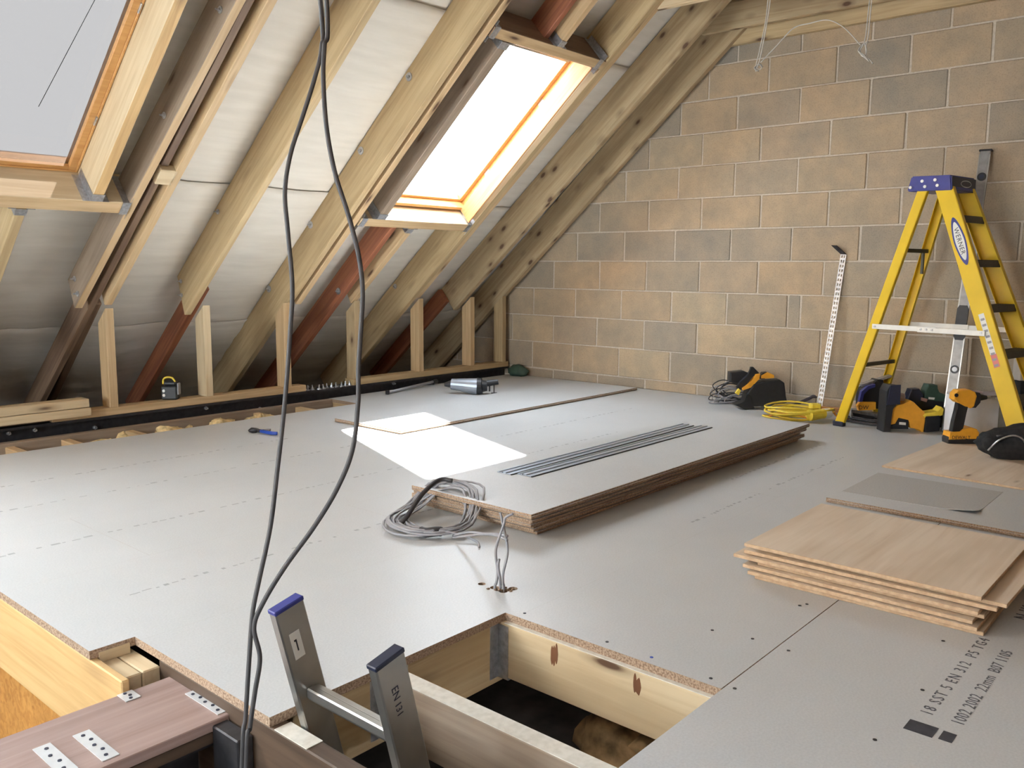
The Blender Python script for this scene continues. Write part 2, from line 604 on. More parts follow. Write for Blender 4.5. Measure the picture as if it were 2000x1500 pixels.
HOLES = [(-4.72, -3.985, -3.63, -2.99), (-6.7, -4.72, -3.63, -2.40), (-6.7, -4.832, -2.41, -1.2), (-9.2, -1.965, .13, .60)]
rows = [.57, -.03, -.63, -1.23, -1.83, -2.43, -3.03, -3.63, -4.23, -4.83, -5.43, -6.03, -6.63, -7.23]
rf = random.Random(11)
hole_board = None
for r in range(len(rows) - 1):
    y1, y0 = rows[r], rows[r + 1]
    if r == 0: y1 = .46
    xs = [0.0]
    off = [1.35, 2.4, 0.9, 2.0, 1.2, 2.35, 2.0, 2.4, 1.0, 2.2, 1.6, 2.4, .9][r]
    x = -off
    while x > -9.0:
        xs.append(x); x -= 2.4
    xs.append(-9.0)
    for i in range(len(xs) - 1):
        x1, x0 = xs[i], xs[i + 1]
        gy = .0001 if r != 6 else .0013
        g2 = .0001 if r != 7 else .0013
        rc = [(x0 + .0002, x1 - .0002, y0 + gy, y1 - g2)]
        for h in HOLES: rc = subtract(rc, h)
        if not rc: continue
        bm = BM()
        for (a0, a1, c0, c1) in rc:
            vs = box(bm, a0, a1, c0, c1, -.022, 0)
        for f in bm.faces:
            f.normal_update()
            f.material_index = 0 if abs(f.normal.z) > .5 else 1
        o = obj('floor_board', bm, [M['chip'], M['chipedge']], fl)
        if x0 < -3.87 < x1 and y0 < -2.84 < y1: hole_board = o

# holes drilled for the cables
if hole_board is not None:
    cb = BM()
    for (hx, hy, hr) in [(-3.871, -2.797, .012), (-3.868, -2.845, .014), (-3.874, -2.862, .012), (-3.872, -2.882, .014), (-3.855, -2.888, .012), (-3.838, -2.890, .014)]:
        cyl(cb, (hx, hy, -.06), (hx, hy, .04), hr, seg=9)
    cut = obj('cutter', cb, M['chipedge'])
    md = hole_board.modifiers.new('b', 'BOOLEAN')
    md.object = cut
    md.operation = 'DIFFERENCE'
    md.solver = 'EXACT'
    md.use_self = True
    dg = bpy.context.evaluated_depsgraph_get()
    nm = bpy.data.meshes.new_from_object(hole_board.evaluated_get(dg))
    hole_board.modifiers.clear()
    if len(nm.polygons) > 6: hole_board.data = nm
    bpy.data.objects.remove(cut)

# screws in the floor
for i, (x, y) in enumerate([(-3.954, -3.032), (-3.954, -3.301), (-3.956, -3.588), (-3.964, -3.651), (-3.694, -3.564), (-3.715, -3.463), (-3.699, -3.66), (-3.404, -3.564), (-3.38, -3.575),
                            (-3.385, -3.928), (-3.692, -3.966), (-3.973, -3.957), (-3.954, -3.43)]):
    bm = BM()
    cyl(bm, (x, y, -.004), (x, y, .0012), .0052, .0042, seg=8)
    obj('screw_head', bm, M['bluecap'] if i == 12 else M['darksteel'], fl)


def text_mesh(name, s, size, mat, parent, mw, extrude=.0003, align='LEFT', spacing=1.0):
    cu = bpy.data.curves.new(name, 'FONT')
    cu.body = s
    cu.size = size
    cu.extrude = extrude
    cu.align_x = align
    cu.resolution_u = 2
    cu.space_character = spacing
    t = bpy.data.objects.new(name, cu)
    C.objects.link(t)
    dg = bpy.context.evaluated_depsgraph_get()
    me = bpy.data.meshes.new_from_object(t.evaluated_get(dg))
    bpy.data.objects.remove(t)
    me.materials.clear()
    me.materials.append(mat)
    o = bpy.data.objects.new(name, me)
    C.objects.link(o)
    if parent is not None: o.parent = parent
    o.matrix_local = mw
    return o


# print on the board at the right
Tx = basis((-3.80, -4.075, .0006), (1, 0, 0), (0, 1, 0), (0, 0, 1))
text_mesh('floor_print', '1002 2002  22mm  B07 1105', .036, M['ink2'], fl, Tx, spacing=1.08)
Tx = basis((-3.80, -4.022, .0006), (1, 0, 0), (0, 1, 0), (0, 0, 1))
text_mesh('floor_print', '18 SST 5 EN 312  P5 TG4', .036, M['ink2'], fl, basis((-3.80, -4.015, .0006), (1, 0, 0), (0, 1, 0), (0, 0, 1)), spacing=1.3)
text_mesh('floor_print', 'N 1K  BATCH 5', .055, M['ink2'], fl, basis((-3.10, -4.065, .0006), (1, 0, 0), (0, 1, 0), (0, 0, 1)))
bm = BM()
prism(bm, [(-3.885, 0), (-3.872, 0), (-3.860, 0), (-3.840, 0)][:0] or [(-3.89, .0002), (-3.842, .0002), (-3.842, .0007), (-3.89, .0007)], -4.04, -3.985)
obj('printed_logo', bm, M['ink'], fl)
bm = BM()
box(bm, -3.885, -3.845, -4.075, -4.05, .0002, .0007)
obj('printed_logo', bm, M['ink'], fl)

# faint rows of factory print along the boards
bm = BM()
rl = random.Random(5)
for (yy, xa, xb) in [(-.95, -4.55, -2.7), (-1.50, -4.75, -2.6), (-2.12, -4.6, -2.9), (-.55, -4.4, -3.0), (-1.75, -2.4, -1.6), (-2.75, -2.2, -1.2), (-1.35, -2.2, -.8), (-2.95, -2.9, -1.4), (-3.35, -3.2, -2.3)]:
    x = xa
    while x < xb:
        ln = rl.uniform(.008, .03)
        if rl.random() < .78:
            y = yy + rl.uniform(-.004, .004)
            box(bm, x, x + ln, y, y + rl.uniform(.004, .014), .0001, .0004)
        x += ln + rl.uniform(.006, .03)
obj('faded_print', bm, M['fadedink'], fl)['kind'] = 'stuff'

# ------------------------------------------------------------------ below the floor
cl = empty('ceiling_below', kind='structure')
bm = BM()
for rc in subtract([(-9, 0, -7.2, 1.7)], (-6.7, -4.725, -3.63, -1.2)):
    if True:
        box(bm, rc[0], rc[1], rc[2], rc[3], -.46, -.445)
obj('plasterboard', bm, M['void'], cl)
bm = BM()
box(bm, -7.6, 0, -4.6, 1.0, -2.75, -2.70)
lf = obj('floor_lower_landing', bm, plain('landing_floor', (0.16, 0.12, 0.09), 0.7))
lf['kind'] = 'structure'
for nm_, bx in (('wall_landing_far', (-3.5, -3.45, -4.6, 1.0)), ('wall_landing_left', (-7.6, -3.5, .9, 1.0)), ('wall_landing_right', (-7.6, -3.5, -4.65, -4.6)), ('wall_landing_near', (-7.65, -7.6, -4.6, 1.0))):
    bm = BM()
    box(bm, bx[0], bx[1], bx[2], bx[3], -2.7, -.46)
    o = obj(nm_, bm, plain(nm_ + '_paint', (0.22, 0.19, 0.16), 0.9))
    o['kind'] = 'structure'

LBL = iter(range(99))


def joist(x, ya, yb, label, z1=-.022, dp=.153, wd=.047, mat='pine', name='floor_joist', group=None):
    o = timber(name, (x, ya, z1 - dp), (x, yb, z1 - dp), (0, 0, 1), wd, dp, M[mat])
    return tag(o, label, 'joist', group)


joist(-3.977, -2.98, -4.35, 'pale floor joist with two rusty stains at the far side of the square floor opening', mat='pine_pale')
joist(-4.388, -2.985, -4.35, 'pale-topped floor joist crossing the middle of the square floor opening', mat='old_grey')
jx = [(-4.035, 'leftmost joist end showing in the slot along the eaves'), (-3.757, 'second joist from the left in the slot along the eaves'), (-3.405, 'joist under the second upright stud in the eaves slot'),
      (-2.854, 'joist beside the insulation heap in the eaves slot'), (-2.57, 'joist in the eaves slot behind the blue pincers'), (-2.249, 'joist in the eaves slot under the fourth upright stud'),
      (-1.933, 'joist at the right-hand end of the eaves slot')]
for x, lb in jx:
    joist(x, .9, -2.9, lb, mat='pine')
t = timber('trimmer_joist', (-4.655, -2.957, -.195), (-3.95, -2.957, -.195), (0, 0, 1), .047, .173, M['pine_green'])
tag(t, 'trimmer joist along the left side of the square floor opening with metal hangers', 'joist')
t = timber('header_joist', (-4.699, -2.52, -.245), (-4.699, -4.3, -.245), (0, 0, 1), .042, .223, M['darkjoist'])
tag(t, 'header joist along the stair opening that the aluminium ladder leans on', 'joist')
for y, lb in ((-3.42, 'short noggin between header joist and middle joist beneath the ladder rung'),):
    o = timber('noggin', (-4.655, y, -.235), (-4.415, y, -.235), (0, 0, 1), .047, .11, M['pine_yellow'])
    tag(o, lb, 'noggin')


def hanger(parent, loc, x, y, z, w_=.05, h=.15, d=.035):
    """joist hanger: u-shaped galvanised strap; x = along carried timber, y = across, z = up"""
    bm = BM()
    t_ = .0016
    box(bm, 0, d, -w_ / 2 - t_, -w_ / 2, 0, h, 0)
    box(bm, 0, d, w_ / 2, w_ / 2 + t_, 0, h, 0)
    box(bm, 0, d, -w_ / 2, w_ / 2, -t_, 0, 0)
    box(bm, -t_, 0, -w_ / 2 - .034, -w_ / 2, 0, h, 0)
    box(bm, -t_, 0, w_ / 2, w_ / 2 + .034, 0, h, 0)
    for s in (-1, 1):
        for k in range(3):
            cyl(bm, (.002, s * (w_ / 2 + .018), h * (.2 + .3 * k)), (.0042, s * (w_ / 2 + .018), h * (.2 + .3 * k)), .004, seg=6)
    o = obj('joist_hanger', bm, M['steel'], parent)
    mm = basis(loc, x, y, z)
    o.matrix_local = parent.matrix_world.inverted() @ mm
    return o


bpy.context.view_layer.update()
hd_j = [o for o in C.objects if o.name.startswith('trimmer_joist')][0]
hanger(hd_j, (-3.977, -2.981, -.178), (0, -1, 0), (1, 0, 0), (0, 0, 1))
hanger(hd_j, (-4.388, -2.981, -.178), (0, -1, 0), (1, 0, 0), (0, 0, 1))

def pale_top(parent, x0, x1, ya, yb, z=-.022):  # thin strip, paler than the joist, along its top
    bm = BM()
    box(bm, x0, x1, ya, yb, z - .0005, z + .0015)
    o = obj('pale_top_edge', bm, M['paletop'], parent, label='pale top edge')
    o.matrix_local = parent.matrix_world.inverted()


hj = [o for o in C.objects if o.name == 'header_joist'][0]
js_ = [o for o in C.objects if o.name.startswith('floor_joist')]
pale_top(hj, -4.719, -4.679, -3.115, -3.005)
pale_top(js_[0], -4.0, -3.986, -3.63, -3.0)
pale_top(js_[1], -4.411, -4.365, -3.63, -3.0)
# rusty nail stains on far joist
fj = [o for o in C.objects if o.name == 'floor_joist'][0]
for (y, zz) in ((-3.17, -.045), (-3.42, -.045)):
    bm = BM()
    rs = random.Random(int(-y * 100))
    for k in range(5):
        rr_ = bmesh.ops.create_icosphere(bm, subdivisions=2, radius=1)
        cy_, cz_, ln_ = y + rs.uniform(-.009, .009), zz - .006 - rs.uniform(0, .012), rs.uniform(.016, .030)
        for v in rr_['verts']: v.co = Vector((-4.0005 + v.co.x * .0008, cy_ + v.co.y * rs.uniform(.0045, .0055), cz_ + v.co.z * ln_))
    o = obj('rust_stain', bm, plain('rust', (0.17, 0.07, 0.03), .9), fj)
    o.matrix_local = fj.matrix_world.inverted()

# insulation and loose wires in the opening
def lump(bm, c, r, seed, amp=.35, sub=3):
    rr = bmesh.ops.create_icosphere(bm, subdivisions=sub, radius=1)
    for v in rr['verts']:
        n = noise.fractal(v.co * 1.6 + Vector((seed, 0, 0)), 1.0, 2.0, 4)
        k = 1 + amp * n
        v.co = Vector((c[0] + v.co.x * r[0] * k, c[1] + v.co.y * r[1] * k, c[2] + v.co.z * r[2] * k))


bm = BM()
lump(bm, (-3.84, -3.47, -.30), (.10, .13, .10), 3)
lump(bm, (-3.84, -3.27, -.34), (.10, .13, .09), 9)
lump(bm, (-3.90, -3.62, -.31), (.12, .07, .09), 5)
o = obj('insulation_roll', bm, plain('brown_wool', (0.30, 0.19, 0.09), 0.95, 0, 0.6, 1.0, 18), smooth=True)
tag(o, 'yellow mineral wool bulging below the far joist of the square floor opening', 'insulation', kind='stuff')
for i, (pp, lb) in enumerate((([(-4.1, -2.99, -.44), (-4.08, -3.1, -.34), (-4.02, -3.25, -.28), (-4.03, -3.35, -.33), (-4.1, -3.5, -.44)], 'thin grey cable looping in the dark of the floor opening'),
                              ([(-4.35, -3.0, -.30), (-4.3, -3.2, -.26), (-4.28, -3.45, -.25), (-4.27, -3.8, -.26)], 'pale cable running beside the middle joist below the floor'))):
    bm = BM()
    tube(bm, spline(pp, 6), .0035 if i == 0 else .006, 6)
    tag(obj('cable', bm, M['greycable']), lb, 'cable')

# stair opening: yellow beam, pale double joists, red board, panel
y0 = timber('stair_trimmer', (-4.822, -.4, -.245), (-4.822, -2.565, -.245), (0, 0, 1), .02, .222, M['pine_yellow'])
tag(y0, 'thick yellow pine trimmer along the stair opening ending at the reddish board', 'beam')
for x, lb in ((-4.788, 'pale short joist end with a nail in the floor notch beside the yellow trimmer'), (-4.741, 'pale short joist end in the floor notch nearest the floor boards')):
    o = timber('short_joist', (x, -1.9, -.145), (x, -2.525, -.145), (0, 0, 1), .044, .108, M['pine_pale'])
    tag(o, lb, 'joist')
bm = BM()
box(bm, -4.81, -4.735, -2.404, -2.388, -.036, -.010)
tag(obj('edge_strip', bm, M['pine_pale']), 'narrow pale strip along the notch in the floor edge', 'strip')

rbp = empty('stair_beam', (-5.25, -2.70, 0), 0, 'reddish brown board on a dark steel beam with pale nail plates at lower left', 'beam')
def loc(o, parent=rbp):
    o.parent = parent
    o.matrix_parent_inverse = Matrix.Translation(-parent.location)
    return o
bm = BM()
box(bm, -5.95, -4.70, -2.832, -2.568, -.075, -.05, .002)
loc(obj('board', bm, M['redboard']))
bm = BM()
box(bm, -5.95, -4.712, -2.826, -2.575, -.105, -.077, .002)
loc(obj('lower_board', bm, M['darkjoist']))
bm = BM()
box(bm, -5.95, -4.73, -2.80, -2.60, -.125, -.107)
box(bm, -5.95, -4.73, -2.71, -2.69, -.30, -.125)
box(bm, -5.95, -4.73, -2.80, -2.60, -.318, -.30)
loc(obj('steel_beam', bm, M['darksteel']))
bm = BM()
box(bm, -4.76, -4.722, -2.93, -2.83, -1.2, -.06, .003)
tag(obj('steel_post', bm, M['darksteel']), 'dark steel post under the end of the reddish board', 'post')


def nail_plate(cx, cy, lx, ly, n, rz=0.0, z=-.0495, cols=1):
    bm = BM()
    c, s = math.cos(rz), math.sin(rz)
    T = Matrix.Translation((cx, cy, z)) @ Matrix.Rotation(rz, 4, 'Z')
    vs = box(bm, -lx / 2, lx / 2, -ly / 2, ly / 2, 0, .0018, M=T)
    o = loc(obj('nail_plate', bm, M['nailplate']))
    bm = BM()
    for k in range(n):
        u = (k - (n - 1) / 2) * (ly / n) * .95
        for q in range(cols):
            p = T @ Vector((((k % 2) - .5) * lx * .15, u, .0018))
            cyl(bm, p, p + Vector((0, 0, .0015)), .0042, seg=8)
    h = obj('nail_heads', bm, M['darknavy'])
    h.parent = o
    h['kind'] = 'stuff'
    return o


nail_plate(-4.828, -2.592, .034, .045, 3)
nail_plate(-4.727, -2.748, .024, .14, 5)
nail_plate(-4.968, -2.742, .034, .14, 5)
nail_plate(-5.043, -2.732, .034, .135, 4)

bm = BM()
box(bm, -4.812, -4.800, -2.555, -1.2, -.75, -.246)
obj('wall_stair_side', bm, M['plyorange'])['kind'] = 'structure'

# ------------------------------------------------------------------ roof: membrane
ceil = empty('ceiling', kind='structure')
RAFX = [-9.0, -7.35, -6.90, -5.95, -5.75, -4.80, -4.66, -4.10, -3.80, -3.56, -3.40, -2.88, -2.80, -2.24, -2.145, -1.945, -1.70, -1.12, -1.05, -.53, -.10, 0.0]
VR = 3.83   # ridge in v
MEM = 0.232


def inskyl(x, v):
    for (a, b, c, d) in SKY:
        if a < x < b and c < v < d: return True
    return False


laps = [(-2.35, -1.135), (-1.17, .135), (.10, 1.52), (1.48, 2.62), (2.58, VR)]
LN = [-2.35, -1.135, .13, 1.50, 2.60, VR]
for li in range(5):
    va, vb = LN[li], LN[li + 1] + .05
    if li == 4: vb = VR
    bm = BM()
    xs = sorted(set([-9.0 + .1 * i for i in range(91)] + [e for s_ in SKY for e in s_[:2]]))
    nv = 26
    vs_ = sorted(set([va + (vb - va) * k / nv for k in range(nv + 1)] + [e for e in (.21, 1.60) if va < e < vb]))
    grid = {}
    for i, x in enumerate(xs):
        # sag between rafters
        d = min(abs(x - r_) for r_ in RAFX)
        for j, v in enumerate(vs_):
            t_ = (v - va) / (vb - va)
            nn = MEM + .0 + .011 * (1 - t_)
            sag = min(d, .2) * .06
            wr = 0
            if v < -.75:
                k = min(1, (-.75 - v) / .5)
                wr = k * (.016 * math.sin(v * 46 + 1.5 * math.sin(x * 2.1) + x * 1.3) + .012 * noise.noise(Vector((x * 1.2, v * 14, 0))))
            else:
                wr = .003 * noise.noise(Vector((x * 2, v * 5, 3)))
            edge = .004 * math.sin(x * 3.1) if j == 0 else 0
            grid[i, j] = bm.verts.new(roof(x, v + edge, nn - sag - abs(wr) * (1 if d > .05 else .2)))
    for i in range(len(xs) - 1):
        for j in range(len(vs_) - 1):
            if inskyl((xs[i] + xs[i + 1]) / 2, (vs_[j] + vs_[j + 1]) / 2): continue
            bm.faces.new((grid[i, j], grid[i + 1, j], grid[i + 1, j + 1], grid[i, j + 1]))
    ll = [v for v in bm.verts if not v.link_faces]
    bmesh.ops.delete(bm, geom=ll, context='VERTS')
    bmesh.ops.recalc_face_normals(bm, faces=bm.faces)
    o = obj('membrane', bm, M['membrane'], ceil, smooth=True)
    md = o.modifiers.new('solid', 'SOLIDIFY')
    md.thickness = .0015

# light-tight roof skin outside
bm = BM()
for rc in [(-9.1, .1, -2.5, VR + .5)]:
    rects = [rc]
    for s_ in SKY: rects = subtract(rects, s_)
    for (a, b, c, d) in rects:
        T = basis(RO, (1, 0, 0), RU, RN)
        box(bm, a, b, c, d, .255, .29, M=T)
o = obj('ceiling_roof_deck', bm, M['old'])
o['kind'] = 'structure'
# opposite slope (not seen), rear wall, knee wall: close the room
RU2 = Vector((0, .757, .6533)); RN2 = Vector((0, -.6533, .757))
bm = BM()
T = basis((0, 2 * RIDGE_Y, 1.089), (1, 0, 0), RU2, RN2)
for rc in subtract([(-9.1, .1, -2.5, VR + .3)], (-6.9, -6.1, .9, 1.7)):
    box(bm, rc[0], rc[1], rc[2], rc[3], .23, .28, M=T)
o = obj('ceiling_right_slope', bm, M['old'])  # dark timber here cuts bounce and keeps the right side dim
o['kind'] = 'structure'
bm = BM()
for rc in subtract([(-8.3, 2.3, -.8, 4.2)], (-3.3, -1.0, .3, 1.9)):
    box(bm, -9.1, -9.0, rc[0], rc[1], rc[2], rc[3])
o = obj('wall_rear', bm, M['block'])
o['kind'] = 'structure'
w6 = empty('window_6', kind='structure')  # unseen skylight added to bring light from the right
for q in ((-6.9, -6.85, .9, 1.7), (-6.15, -6.1, .9, 1.7), (-6.85, -6.15, .9, .95), (-6.85, -6.15, 1.65, 1.7)):
    bm = BM()
    box(bm, q[0], q[1], q[2], q[3], .17, .28, .002, M=basis((0, 2 * RIDGE_Y, 1.089), (1, 0, 0), RU2, RN2))
    obj('window_frame', bm, M['frame_wood'], w6)
bm = BM()
box(bm, -6.85, -6.15, .95, 1.65, .225, .229, M=basis((0, 2 * RIDGE_Y, 1.089), (1, 0, 0), RU2, RN2))
obj('pane', bm, M['glass'], w6)
w5 = empty('window_5', kind='structure')  # unseen rear window added as daylight fill
for q in ((-3.3, -3.23, .3, 1.9), (-1.07, -1.0, .3, 1.9), (-3.23, -1.07, .3, .37), (-3.23, -1.07, 1.83, 1.9), (-2.18, -2.12, .37, 1.83)):
    bm = BM()
    box(bm, -9.08, -9.02, q[0], q[1], q[2], q[3], .003)
    obj('window_frame', bm, M['white'], w5)
bm = BM()
box(bm, -9.055, -9.05, -3.23, -1.07, .37, 1.83)
obj('pane', bm, M['glass'], w5)
bm = BM()
box(bm, -9, 0, -6.4, -6.35, 0, 1.2)
o = obj('wall_right_knee', bm, M['old'])  # dark like the right slope, to cut bounced light
o['kind'] = 'structure'
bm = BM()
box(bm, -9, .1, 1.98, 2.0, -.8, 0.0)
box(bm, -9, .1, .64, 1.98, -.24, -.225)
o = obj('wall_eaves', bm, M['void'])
o['kind'] = 'structure'

# ------------------------------------------------------------------ rafters


def rafter(name, xa, va, xb, vb, wd, dp, mat, label, n0=0.0, cuts=(0, 0), cat='rafter', parent=None, soff=None):
    p0 = roof(xa, va, n0); p1 = roof(xb, vb, n0)
    o = timber(name, p0, p1, RN, wd, dp, M[mat], parent, cuts=cuts, soff=M[soff] if soff else None)
    if parent is None: tag(o, label, cat)
    return o


def bolt(parent, p, nx=(-1, 0, 0), r=.024, sq=False):
    """square washer with bolt end, local matrix from world point p"""
    bm = BM()
    cyl(bm, (0, 0, 0), (0, 0, .0035), r, seg=16)
    cyl(bm, (0, 0, .0035), (0, 0, .013), r * .42, seg=6)
    cyl(bm, (0, 0, .013), (0, 0, .024), r * .22, seg=8)
    o = obj('bolt_washer', bm, M['steel'], parent)
    q = Vector(nx).to_track_quat('Z', 'Y').to_matrix().to_4x4()
    q.translation = Vector(p)
    o.matrix_local = parent.matrix_world.inverted() @ q
    return o


VT = VR - .02
R = {}
R['c1'] = rafter('cripple_rafter', -4.085, -1.6, -4.085, .13, .047, .21, 'pine_green', 'short tan rafter below the leftmost skylight with a hanger at its top')
R['w1t'] = rafter('window_trimmer', -3.772, .21, -3.772, VT, .055, .20, 'pine_pale', 'trimmer with its skylit face coloured paler beside the leftmost skylight', soff='pine_yellow')  # face paler than the underside: daylight put into the colour
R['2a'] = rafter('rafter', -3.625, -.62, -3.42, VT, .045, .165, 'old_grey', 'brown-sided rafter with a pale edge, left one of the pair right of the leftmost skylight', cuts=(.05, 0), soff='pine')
R['2m'] = rafter('rafter', -3.575, -1.95, -3.395, VT, .04, .14, 'old', 'old dark rafter sandwiched between two newer ones and running down to the eaves', n0=.03)
R['2b'] = rafter('rafter', -3.468, -.60, -3.31, VT, .045, .165, 'pine', 'pale-edged rafter, right one of the pair beside the leftmost skylight', cuts=(.05, 0))
R['2n'] = rafter('rafter', -3.465, -1.95, -3.465, -.70, .045, .12, 'old', 'dark old rafter tail right behind the second upright stud', n0=.09)
R['3'] = rafter('rafter', -2.945, -.72, -2.862, VT, .045, .225, 'pine_green', 'single tan rafter whose rounded foot stops above the third upright stud', cuts=(.10, 0))
R['3o'] = rafter('rafter', -2.855, -1.95, -2.855, -.56, .045, .125, 'old_red', 'dark red old rafter tail running down from the rounded foot of the tan rafter', n0=.07)
R['4'] = rafter('rafter', -2.25, -1.95, -2.225, VT, .045,   .23, 'pine_green', 'broad yellowish rafter with four washers on its face')
R['4g'] = rafter('rafter', -2.205, -1.95, -2.187, VT, .022, .16, 'old', 'thin dark old rafter in the gap beside the broad bolted rafter', n0=.03)
R['4b'] = rafter('rafter', -2.172, -.65, -2.150, VT, .045, .225, 'pine', 'pale-edged rafter directly behind the broad bolted rafter')
R['5'] = rafter('window_trimmer', -1.982, .21, -1.982, 1.60, .065, .20, 'old_grey', 'weathered grey-brown trimmer along the left side of the bright skylight')
R['c2o'] = rafter('cripple_rafter', -1.83, -1.95, -1.80, .13, .047, .15, 'old_red', 'orange-red old rafter below the bright skylight with one bolt', n0=.02)
R['c2n'] = rafter('cripple_rafter', -1.70, -.66, -1.67, .13, .05, .21, 'pine', 'new tan rafter below the bright skylight, right of the orange-red one', cuts=(.05, 0))
R['c2t'] = rafter('cripple_rafter', -1.575, 1.66, -1.575, VT, .047, .21, 'pine', 'short tan rafter above the bright skylight resting in a hanger')
R['c2to'] = rafter('cripple_rafter', -1.66, 1.66, -1.66, VT, .04, .15, 'old_red', 'orange-red old rafter above the bright skylight beside the tan one', n0=.05)
R['6'] = rafter('rafter', -1.155, -1.95, -1.05, VT, .047, .225, 'pine_green', 'long rafter along the right side of the bright skylight')
R['6b'] = rafter('rafter', -1.093, -.62, -1.015, VT, .045, .19, 'pine', 'thin-edged rafter doubled against the right side of the bright skylight rafter')
R['7'] = rafter('rafter', -.545, -.80, -.44, VT, .05, .225, 'pine_knotty', 'broad knotty rafter, second from the block wall')
R['7o'] = rafter('rafter', -.62, -1.95, -.60, -.78, .045, .13, 'old_red', 'dark red old rafter tail below the broad knotty rafter', n0=.08)
R['8'] = rafter('rafter', -.075, -1.95, -.06, VT, .05, .225, 'pine_knotty', 'knotty rafter with an orange edge lying against the block wall')
for x, lb in ((-4.72, 'trimmer on the far side of the leftmost skylight'), (-5.785, 'rafter behind the camera left of the stairwell'), (-5.915, 'rafter behind the camera beside the added fourth skylight'), (-6.95, 'rafter behind the camera beyond the added fourth skylight'),
              (-7.25, 'rafter behind the camera before the last added skylight'), (-8.4, 'rafter near the rear wall')):
    rafter('rafter', x, -1.95, x, VT, .06, .225, 'pine', lb)
bpy.context.view_layer.update()
for v, n in ((1.133, .19), (.57, .19), (-.092, .205), (-.732, .205)): bolt(R['4'], roof(-2.25 + .025 * (v + 1.95) / 5.74 - .023, v, n))
for v, n in ((-.60, .17), (-.655, .105)): bolt(R['3'], roof(-2.968, v, n), r=.013)
bolt(R['3'], roof(-2.958, -.007, .19), r=.015)
for v, n in ((-.50, .11), (-.53, .03), (.724, .07), (1.334, .06)): bolt(R['2a'], roof(-3.648 + .205 * (v + .62) / 4.4, v, n), r=.016)
bolt(R['6'], roof(-1.178 + .105 * 1.342 / 5.86, -.708, .19), r=.02)
bolt(R['c2o'], roof(-1.855 + .02, -.592, .06), r=.024)
# spacer block between the doubled rafters
o = timber('spacer_block', roof(-3.528, .40, 0.0), roof(-3.44, .40, 0.0), RN, .10, .04, M['pine_pale'])
tag(o, 'small pale spacer block bridging the paired rafters', 'block')
o = timber('spacer_block', roof(-3.73, .19, 0.01), roof(-3.60, .19, 0.01), RN, .04, .15, M['old'])
tag(o, 'dark short block between the leftmost skylight trimmer and the paired rafters', 'block')

# headers
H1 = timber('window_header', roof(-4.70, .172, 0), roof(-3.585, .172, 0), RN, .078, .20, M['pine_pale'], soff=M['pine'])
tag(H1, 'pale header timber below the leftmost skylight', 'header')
H2 = timber('window_header', roof(-2.13, .165, 0), roof(-1.14, .165, 0), RN, .07, .20, M['pine_pale'], soff=M['pine'])  # face coloured paler than the underside to carry the sunlight
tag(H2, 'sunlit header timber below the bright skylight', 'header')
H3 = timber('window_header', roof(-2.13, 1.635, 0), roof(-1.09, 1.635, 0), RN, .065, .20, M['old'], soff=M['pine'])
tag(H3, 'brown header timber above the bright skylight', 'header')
H4 = timber('window_header', roof(-4.70, 1.635, 0), roof(-3.5, 1.635, 0), RN, .065, .20, M['pine'])
tag(H4, 'header timber above the leftmost skylight', 'header')
bpy.context.view_layer.update()
X1 = Vector((1, 0, 0))
# hangers at header ends (carried timber = header, strap on soffit side)
for hd, v in ((H2, .165), (H3, 1.635)):
    hanger(hd, roof(-2.125, v, -.002), X1, -RU, RN, .072, .19, .04)
    hanger(hd, roof(-1.14, v, -.002), -X1, RU, RN, .072, .19, .04)
hanger(H1, roof(-3.60, .172, -.002), -X1, RU, RN, .08, .18, .04)
hanger(H2, roof(-1.675, .128, -.002), -RU, X1, RN, .052, .17, .04)
hanger(H2, roof(-1.982, .203, -.002), RU, X1, RN, .068, .17, .045)
hanger(H3, roof(-1.982, 1.60, -.002), -RU, X1, RN, .068, .17, .045)
hanger(H3, roof(-1.575, 1.67, -.002), RU, X1, RN, .05, .17, .04)
hanger(H1, roof(-3.772, .212, -.002), RU, X1, RN, .058, .17, .045)
hanger(H1, roof(-4.085, .132, -.002), -RU, X1, RN, .05, .17, .04)

o = timber('added_lining_board', roof(-1.187, .215, .0), roof(-1.187, 1.60, .0), RN, .012, .122, M['pine_orange'])  # added board: deeper orange over the overexposed trimmer face
tag(o, 'orange board added over the overexposed trimmer face right of the bright skylight', 'board')
